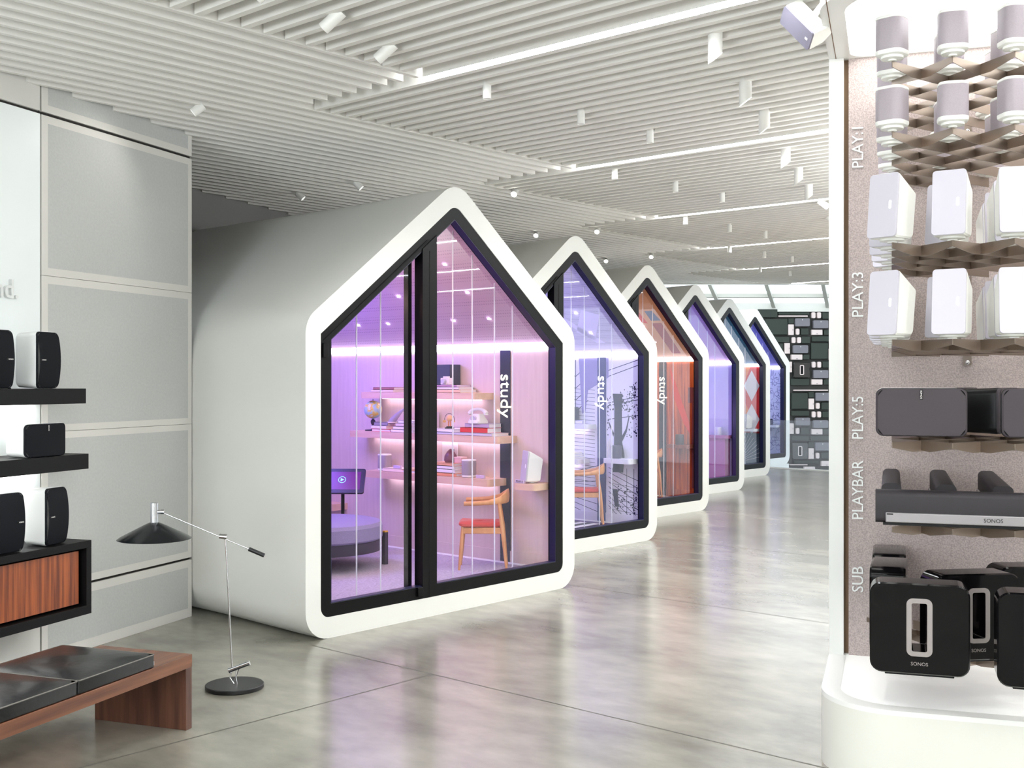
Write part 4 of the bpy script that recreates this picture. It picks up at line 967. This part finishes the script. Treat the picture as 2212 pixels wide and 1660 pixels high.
play5('wide dark speaker cut by the picture edge, facing out', DP(.835, 1.33, z5 + .02), DROT, .364, .203, M_bl_body, M_dgr, .012, 1)
play5('pale-bodied wide speaker hidden behind the front wide dark speaker', DP(.34, 1.0, z5 + .02), DROT + R(-6), .364, .203, M_white, M_gril3, .012, 1)
play5('dark speaker turned sideways, first of the two between the wide dark speakers', DP(.56, .66, z5 + .02), DROT + R(72), .364, .203, M_bl_body, M_dgr, .012, 0)
play5('dark speaker turned sideways, second of the two between the wide dark speakers', DP(.72, .86, z5 + .02), DROT + R(72), .364, .203, M_bl_body, M_dgr, .012, 0)
# soundbars
M_bar = mat('soundbar_cloth', (32, 27, 32), .6, noise=.1, nscale=260); M_alu = mat('soundbar_aluminium', (150, 146, 148), .35, .4)
zb = 1.20
bracket(zb, 'the soundbars')
def bar(label, loc, rot):
    o = thing('soundbar', label, 'speaker', loc, rot, 'soundbars on the display')
    MB().loops([[(x, y, z + .068) for y, z in rrect(.085, .136, .025, 5)] for x in (0, .9)]).build('body', M_bar, o)
    MB().box(.040, .90, -.050, -.040, .004, .045).build('metal_strip', M_alu, o, bevel=.004)
    MB().box(.045, .070, -.0515, -.049, .036, .041).build('sensor', M_black, o)
    MB().box(.03, .87, -.04, .04, -.008, .002).build('foot', M_bl_body, o)
    return o
b1 = bar('long dark soundbar with a silver lower strip in front of the others', DP(.162, 1.37, zb + .012), DROT)
text_mesh('lettering', 'SONOS', .022, .0006, M_bl_body, b1.children[1], frame((.455, -.0513, .024), (1, 0, 0), (0, 0, 1)))
for i, a in enumerate((.225, .455, .685)):
    bar(('dark soundbar pointing at the felt, nearest the white fin', 'dark soundbar pointing at the felt, middle of three', 'dark soundbar pointing at the felt, by the picture edge')[i], DP(a, .15, zb + .012), DROT + R(-90))
# subwoofers
M_gloss = mat('gloss_black', (12, 11, 13), .10, spec=.22); M_ring = mat('port_metal', (160, 152, 150), .35, .5)
bracket(.545, 'the subwoofers', .9)
def sub(label, loc, rot, logo=True):
    """402 wide, 380 high, 158 deep with a through opening; front towards local -Y"""
    o = thing('subwoofer', label, 'subwoofer', loc, rot, 'glossy subwoofers on the display')
    w, h, d = .402, .385, .158
    hole = [(x, z + h / 2 + .008) for x, z in rrect(.062, .205, .008, 6)]
    def lp(s, r): return [(x, z + h / 2) for x, z in rrect(w * s, h * s, r, 6)]
    m = MB(); n = len(hole)
    L0, L1, L2, L3 = lp(.97, .045), lp(1, .05), lp(1, .05), lp(.97, .045)
    rings = [[(x, -d / 2, z) for x, z in hole], [(x, -d / 2, z) for x, z in L0], [(x, -d / 2 + .009, z) for x, z in L1], [(x, d / 2 - .009, z) for x, z in L2], [(x, d / 2, z) for x, z in L3], [(x, d / 2, z) for x, z in hole], [(x, -d / 2, z) for x, z in hole]]
    m.loops(rings, cap=False); m.build('body', M_gloss, o)
    ro = [(x, z + h / 2 + .008) for x, z in rrect(.104, .245, .026, 6)]
    for y0, y1 in ((-d / 2 - .004, -d / 2 + .001), (d / 2 - .001, d / 2 + .004)):
        MB().ring(ro, hole, y0, y1, 'y').build('port_rim', M_ring, o)
    if logo: text_mesh('lettering', 'SONOS', .021, .0006, M_ring, o, frame((0, -d / 2 - .0008, .045), (1, 0, 0), (0, 0, 1)))
    MB().box(-.14, .14, -.05, .05, -.012, .0).build('foot', M_bl_body, o, bevel=.003)
    return o
sub('glossy black subwoofer facing out nearest the white fin, its opening clear through', DP(.338, 1.20, .558), DROT)
sub('glossy black subwoofer facing out, cut by the picture edge', DP(.835, 1.30, .558), DROT)
sub('black subwoofer turned partly aside between the two front ones', DP(.56, .86, .558), DROT + R(26))
sub('black subwoofer at the back by the picture edge', DP(.86, .55, .558), DROT + R(20))
sub('black subwoofer seen edge-on behind the front one, nearer', DP(.215, .68, .558), DROT + R(88), False)
sub('black subwoofer seen edge-on behind the front one, farther', DP(.215, .245, .558), DROT + R(90), False)

# ceiling speaker beside the canopy
_x = Vector((.02, -.62, -.70)).normalized()      # its long side runs down towards the display
_n = Vector((-.684, .396, -.40)); _n = (_n - _x * _n.dot(_x)).normalized()   # its face looks out into the hall
_z = _x.cross(-_n)
CSROT = Matrix(((_x.x, -_n.x, _z.x, 0), (_x.y, -_n.y, _z.y, 0), (_x.z, -_n.z, _z.z, 0), (0, 0, 0, 1)))
CSPOS = Vector((5.225, 2.674, 3.57))
cs = thing('ceiling_speaker', 'white wedge speaker hung from the slats beside the lit canopy', 'speaker', CSPOS, 0)
cs.matrix_world = Matrix.Translation(CSPOS) @ CSROT @ Matrix.Scale(.86, 4)
MB().loops([[(x, y, z) for y, z in rpoly([(-.075, -.062), (.02, -.05), (.07, .0), (.03, .062), (-.075, .062)], .012, 4)] for x in (-.13, .13)]).build('body', M_white, cs)
MB().loops([[(x, y_, z) for x, z in rrect(.262, .126, .014, 5)] for y_ in (-.075, -.087)]).build('grille', mat('ceil_speaker_grille', (112, 108, 122), .6), cs)
MB().box(.085, .105, -.0895, -.086, -.006, .006).build('badge', M_paper, cs)
MB().cyl((0, .03, .04), (0, .09, .12), .02).build('mount', M_white, cs)

# ------------------------------------------------------------------ shelves, cabinet and speakers on the lit wall
M_blk = mat('black_stained_wood', (12, 11, 12), .5, spec=.2, noise=.2, nscale=30)
M_ledw = mat('shelf_led', (255, 255, 252), .5, emit=22)
def wshelf(label, s1, z0, z1, depth):
    o = thing('wall_shelf', label, 'shelf', LW(s1, 0, z0), RROT)
    MB().box(-3.4, 0, -depth, 0.0, 0, z1 - z0).build('board', M_blk, o, bevel=.002)
    MB().box(-3.3, -.12, -.05, -.02, -.006, .001).build('light_line', M_ledw, o, smooth=False)
    return o
wshelf('upper black wall shelf carrying two upright speakers', 1.56, 1.663, 1.757, .33)
wshelf('lower black wall shelf carrying one speaker on its side', 1.56, 1.252, 1.347, .35)
cb = thing('wall_cabinet', 'black floating cabinet with a vertical-grained teak door', 'cabinet', LW(1.652, 0, .367), RROT)
CL, CD, CH = 3.6, .45, .453
MB().box(-CL, 0, -CD, 0, CH - .045, CH).box(-CL, 0, -CD, 0, 0, .055).box(-.045, 0, -CD, 0, .055, CH - .045).box(-CL, -CL + .05, -CD, 0, .055, CH - .045).box(-CL + .05, -.045, -.03, 0, .055, CH - .045).build('body', M_blk, cb, smooth=False, bevel=.002)
M_teak = mat('teak_veneer', (176, 92, 44), .38, noise=1, nscale=14, stretch=(3.2, 1, .12), rgb2=(108, 48, 22))
MB().box(-1.2, -.075, -CD + .035, -CD + .055, .07, CH - .06).build('door', M_teak, cb, smooth=False)
MB().box(-2.35, -1.205, -CD + .035, -CD + .055, .07, CH - .06).build('door', M_teak, cb, smooth=False)
MB().box(-CL + .06, -2.355, -CD + .035, -CD + .055, .07, CH - .06).build('door', M_teak, cb, smooth=False)
M_wb = mat('speaker_white_body', (244, 245, 244), .35); M_bkf = mat('black_cloth', (16, 18, 24), .7, spec=.2, noise=.15, nscale=300)
g5 = 'large speakers on the lit wall'
play5('upright white speaker with a black face near the end of the upper black shelf', LW(1.87, .30, 1.758), RROT + R(4), .2, .345, M_wb, M_bkf, .022, -.055, g5)
play5('upright speaker cut by the picture edge on the upper black shelf', LW(2.235, .28, 1.758), RROT - R(3), .2, .345, M_wb, M_bkf, .022, .07, g5)
play5('white speaker with a black face lying on its side on the lower black shelf', LW(1.895, .31, 1.348), RROT, .345, .2, M_wb, M_bkf, .02, 1, g5)
play5('upright white speaker with a black face near the end of the black cabinet', LW(1.90, .39, .821), RROT + R(6), .2, .345, M_wb, M_bkf, .022, -.055, g5)
play5('upright speaker cut by the picture edge on the black cabinet', LW(2.28, .40, .821), RROT - R(3), .2, .345, M_wb, M_bkf, .022, .07, g5)
sd = thing('speaker_slab', 'thin dark round mat beside the upright speakers on the upper shelf', 'mat', LW(2.04, .12, 1.757), RROT)
MB().lathe([(0, 0), (.05, 0), (.05, .006), (0, .006)]).build('disc', M_blk, sd)

# ------------------------------------------------------------------ bench
M_wal = mat('walnut_veneer', (134, 84, 54), .35, noise=1, nscale=10, stretch=(.12, 2.4, 2.4), rgb2=(92, 50, 32), coat=.3)
M_walv = mat('walnut_leg', (112, 72, 54), .4, noise=1, nscale=10, stretch=(2.4, 2.4, .15), rgb2=(76, 46, 36), coat=.3)
bn = thing('bench', 'low walnut slab bench with panel legs beside the cabinet wall', 'bench', (3.384, 5.212, 0), RROT)
MB().box(-2.9, 0, 0, .58, .318, .385).build('seat_slab', M_wal, bn, smooth=False, bevel=.002)
MB().box(-.05, -.001, .001, .58, 0, .318).build('leg', M_walv, bn, smooth=False, bevel=.002)
MB().box(-2.9, -2.85, .001, .58, 0, .318).build('leg', M_walv, bn, smooth=False, bevel=.002)
M_leath = mat('black_leather', (18, 19, 21), .30, bump=.12, nscale=24, coat=.15)
M_pipe = mat('cushion_piping', (110, 106, 100), .45)
def cushion(label, x1, w):
    p = Vector((3.384, 5.212, 0)) + ROW * (x1 - w / 2) - ROWN * .288
    o = thing('seat_cushion', label, 'cushion', (p.x, p.y, .385), RROT, 'black leather cushions on the walnut bench')
    hw, hd = w / 2 - .002, .285
    m = MB(); N = 14
    vs = []; fs = []
    for i in range(N + 1):
        for j in range(N + 1):
            u, v = -1 + 2 * i / N, -1 + 2 * j / N
            z = .066 + .014 * (1 - u ** 4) * (1 - v ** 4) + .002 * math.sin(u * 5 + v * 3) * (1 - u * u) * (1 - v * v)
            vs.append((u * hw, v * hd, z))
    for i in range(N):
        for j in range(N): fs.append((i * (N + 1) + j, (i + 1) * (N + 1) + j, (i + 1) * (N + 1) + j + 1, i * (N + 1) + j + 1))
    m.add(vs, fs)
    P = rrect(2 * hw, 2 * hd, .012, 3)
    m.loops([[(x * .985, y * .985, .0) for x, y in P], [(x, y, .006) for x, y in P], [(x, y, .062) for x, y in P], [(x * .99, y * .99, .066) for x, y in P]])
    m.build('leather', M_leath, o)
    pp = [Vector((x, y, .064)) for x, y in rrect(2 * hw, 2 * hd, .012, 3)]
    MB().tube(pp + [pp[0]], .0035, 6).build('piping', M_pipe, o)
    if x1 > -.4: MB().box(hw, hw + .0015, -hd + .004, -hd + .012, .01, .03).build('tag', M_paper, o)
cushion('black leather bench cushion nearest the bare walnut end', -.30, .545)
cushion('black leather bench cushion second from the bare walnut end', -.845, .545)
cushion('black leather bench cushion third from the bare walnut end', -1.39, .545)
cushion('black leather bench cushion fourth from the bare walnut end', -1.935, .545)

# ------------------------------------------------------------------ floor lamp
lm = thing('floor_lamp', 'balanced-arm floor lamp with a wide black cone shade', 'floor lamp', (3.991, 5.706, 0), CROT)
M_lb = mat('lamp_black', (20, 21, 23), .38); M_cone = mat('lamp_cone_black', (16, 18, 22), .22)
MB().lathe([(0, 0), (.165, 0), (.169, .004), (.169, .022), (.166, .026), (0, .026)], seg=56).build('base', M_lb, lm)
MB().cyl((-.03, .0, .104), (.088, .0, .148), .0135).cyl((-.034, 0, .1025), (-.028, 0, .1045), .016).build('foot_joint', M_chrome, lm)
MB().tube([(-.012, 0, .115), (-.028, 0, .06), (-.005, 0, .026)], .0035, 8).tube([(.008, 0, .118), (.006, 0, .07), (.014, 0, .026)], .0035, 8).tube([(.03, 0, .125), (.012, .01, .08), (-.01, .01, .026)], .0025, 8).build('foot_bracket', M_chrome, lm)
MB().cyl((-.015, 0, .11), (-.053, 0, .885), .0052, seg=12).build('pole', M_chrome, lm)
MB().cyl((-.088, -.0, .892), (-.045, -.0, .888), .015).build('arm_joint', M_chrome, lm)
A1 = Vector((-.425, 0, 1.032)); A2 = Vector((.095, 0, .812)); dA = (A2 - A1).normalized()
MB().cyl(A1, A2, .0042, seg=12).build('arm', M_chrome, lm)
MB().cyl(A2 - dA * .012, A2 + dA * .085, .0125).build('counterweight', M_lb, lm)
MB().cyl((-.472, 0, 1.035), (-.412, 0, 1.036), .0125).cyl((-.432, 0, 1.036), (-.412, 0, 1.036), .0145).build('shade_joint', M_chrome, lm)
MB().lathe([(0, .970), (.0235, .970), (.0235, 1.088), (.020, 1.090), (0, 1.090)], c=(-.472, 0, 0), seg=28).build('shade_stem', mat('satin_aluminium', (206, 208, 212), .28, .9), lm)
MB().lathe([(.022, .975), (.06, .958), (.195, .889), (.212, .876), (.206, .874), (.19, .884), (.058, .951), (.022, .968)], c=(-.472, 0, 0), seg=64).build('shade', M_cone, lm)

# ------------------------------------------------------------------ ceiling spotlights
M_spot = mat('spot_white', (238, 237, 232), .4); M_lens = mat('spot_lens', (255, 252, 244), .4, emit=14); M_dlens = mat('spot_lens_dim', (225, 226, 222), .3, emit=.6)
def cspot(kind, x, y, label, r=.03, hh=.08):
    o = thing('ceiling_spotlight', label, 'spotlight', (x, y, ZC), 0, 'white spotlights in the slatted ceiling')
    if kind == 'cut':        # cylinder with a slanted lit mouth towards the hall
        m = MB(); n = 24; a0 = R(-48.5)
        top = [(r * math.cos(t), r * math.sin(t), .03) for t in [2 * math.pi * i / n for i in range(n)]]
        dx, dy = math.cos(a0), math.sin(a0)
        bot = [(px_, py_, -hh + (px_ * dx + py_ * dy) * .75) for px_, py_, _ in top]
        m.loops([top, bot], cap=False); m.build('body', M_spot, o)
        ins = [(px_ * .93, py_ * .93, -hh + .003 + (px_ * .93 * dx + py_ * .93 * dy) * .75) for px_, py_, _ in top]
        m = MB(); m.add(ins, [tuple(range(n))]); m.build('lens', M_lens, o)
        MB().box(-.01, .055, -.012, .012, .01, .04).build('mount', mat('mount_grey', (150, 146, 138), .6), o, smooth=False)  # mount in a darker grey than the body
    elif kind == 'down':
        MB().lathe([(r * .86, -hh + .004), (r * .9, -hh), (r, -hh), (r, .03), (0, .03)], seg=24).build('body', M_spot, o)
        MB().lathe([(0, -hh + .005), (r * .86, -hh + .005)], seg=24).build('lens', M_dlens, o)
        MB().box(.0, .05, -.01, .01, .01, .035).build('mount', MATS['mount_grey'] if 'mount_grey' in MATS else M_grey, o, smooth=False)
    else:                    # swivelled can; kind = ('tilt', direction vector, lit)
        _, d, lit = kind; d = Vector(d).normalized()
        MB().cyl(Vector((0, 0, .03)), Vector((0, 0, -.02)), .011).build('mount', M_spot, o)
        a = Vector((0, 0, -.02)) - d * hh * .45; b = a + d * hh
        MB().cyl(a, b, r).build('body', M_spot, o)
        MB().cyl(b - d * .001, b + d * .001, r * .85).build('lens', M_lens if lit else M_dlens, o)
    if kind == 'cut': spot('spot_lamp', (x, y, ZC - hh - .02), (.25, -.25, -1), CUT_W, 110)
    elif kind == 'down': spot('spot_lamp', (x, y, ZC - hh - .02), (0, .12, -1), DN_W, 130)
    else: spot('spot_lamp', tuple(Vector((x, y, ZC)) + b + d * .02), d, TILT_W if lit or hh > .1 or r > .03 else 20, 100)
    return o
CUT = [(5.412, 3.317), (6.384, 3.694), (7.194, 4.013), (8.462, 4.527), (9.265, 4.831), (10.126, 5.174)]
for i, (x, y) in enumerate(CUT): cspot('cut', x, y, ('first', 'second', 'third', 'fourth', 'fifth', 'sixth')[i] + ' slant-mouthed lit spotlight out from the canopy', .039, .125)
DN = [(5.371, 4.964), (6.334, 4.962), (7.18, 4.967), (8.25, 6.083), (9.192, 6.068), (10.021, 6.061), (11.156, 7.227), (12.091, 7.211), (12.933, 7.201), (13.991, 8.344), (14.951, 8.34), (15.747, 8.318), (16.861, 9.482), (17.789, 9.431)]
podn = ('nearest', 'second', 'third', 'fourth', 'fifth')
for i, (x, y) in enumerate(DN): cspot('down', x, y, 'short white downlight before the ' + podn[i // 3] + ' pod, ' + ('nearest to' if i % 3 == 0 else 'middle of three from' if i % 3 == 1 else 'farthest from') + ' the wall side', .027, .085)
rt = Vector((.66262, -.74896, 0)); fw = Vector((.74896, .66262, 0)); dn = Vector((0, 0, -1))
for i, (x, y) in enumerate([(3.819, 4.60), (4.383, 4.82), (3.311, 4.47)]):
    cspot(('tilt', -rt * .75 + dn * .6 + fw * .2, False), x, y, ('white can spotlight aimed at the lit wall, middle of three', 'white can spotlight aimed at the lit wall, nearest the light line', 'white can spotlight aimed at the lit wall, at the top edge')[i], .033, .13)
for i, (x, y) in enumerate([(11.148, 5.533), (12.29, 6.003)]):
    cspot(('tilt', rt * .75 + dn * .6, False), x, y, ('tilted white spotlight above the fourth light line, beside the display', 'tilted white spotlight behind the display edge')[i], .035, .12)
AS = [(4.464, 6.80, -rt * .6 + dn * .5 - fw * .1, False, 'tilted white spotlight above the end of the mesh-panelled wall'), (7.207, 9.20, rt * .5 + dn * .5, False, 'dim spotlight deepest above the nearest pod roof'), (7.184, 8.30, rt * .5 + dn * .5, False, 'dim spotlight in the middle above the nearest pod roof'),
      (8.474, 7.46, -fw * .7 + dn * .6 - rt * .2, True, 'lit spotlight between the ridges of the first and second pods'), (11.267, 8.57, -fw * .7 + dn * .6 - rt * .2, True, 'lit spotlight between the ridges of the second and third pods'), (11.045, 9.36, -fw * .7 + dn * .6 - rt * .2, True, 'lit spotlight just over the roof of the second pod'),
      (14.062, 9.70, -fw * .7 + dn * .6 - rt * .2, True, 'lit spotlight between the ridges of the third and fourth pods'), (14.095, 10.55, -fw * .7 + dn * .6 - rt * .2, True, 'lit spotlight just over the roof of the third pod')]
for x, y, d, lit, lab in AS: cspot(('tilt', d, lit), x, y, lab, .033, .085)

for i, (x, y) in enumerate([(1.6, -.6), (2.6, .2), (2.4, -1.6)]):  # spotlights added out of view to brighten the speaker display
    o = thing('ceiling_spotlight', 'added unseen can spotlight aimed at the speaker display, ' + ('left', 'right', 'rear')[i] + ' one of three before it', 'spotlight', (x, y, ZC), 0, 'white spotlights in the slatted ceiling')
    d = (Vector(DP(.5, .3, 1.7)) - Vector((x, y, 3.6))).normalized()
    MB().cyl(Vector((0, 0, .03)), Vector((0, 0, -.04)), .011).build('mount', M_spot, o)
    MB().cyl(Vector((0, 0, -.06)) - d * .06, Vector((0, 0, -.06)) + d * .06, .035).build('body', M_spot, o)
    spot('spot_lamp', tuple(Vector((x, y, ZC - .06)) + d * .09), d, 16, 60, (1.0, .93, .90))
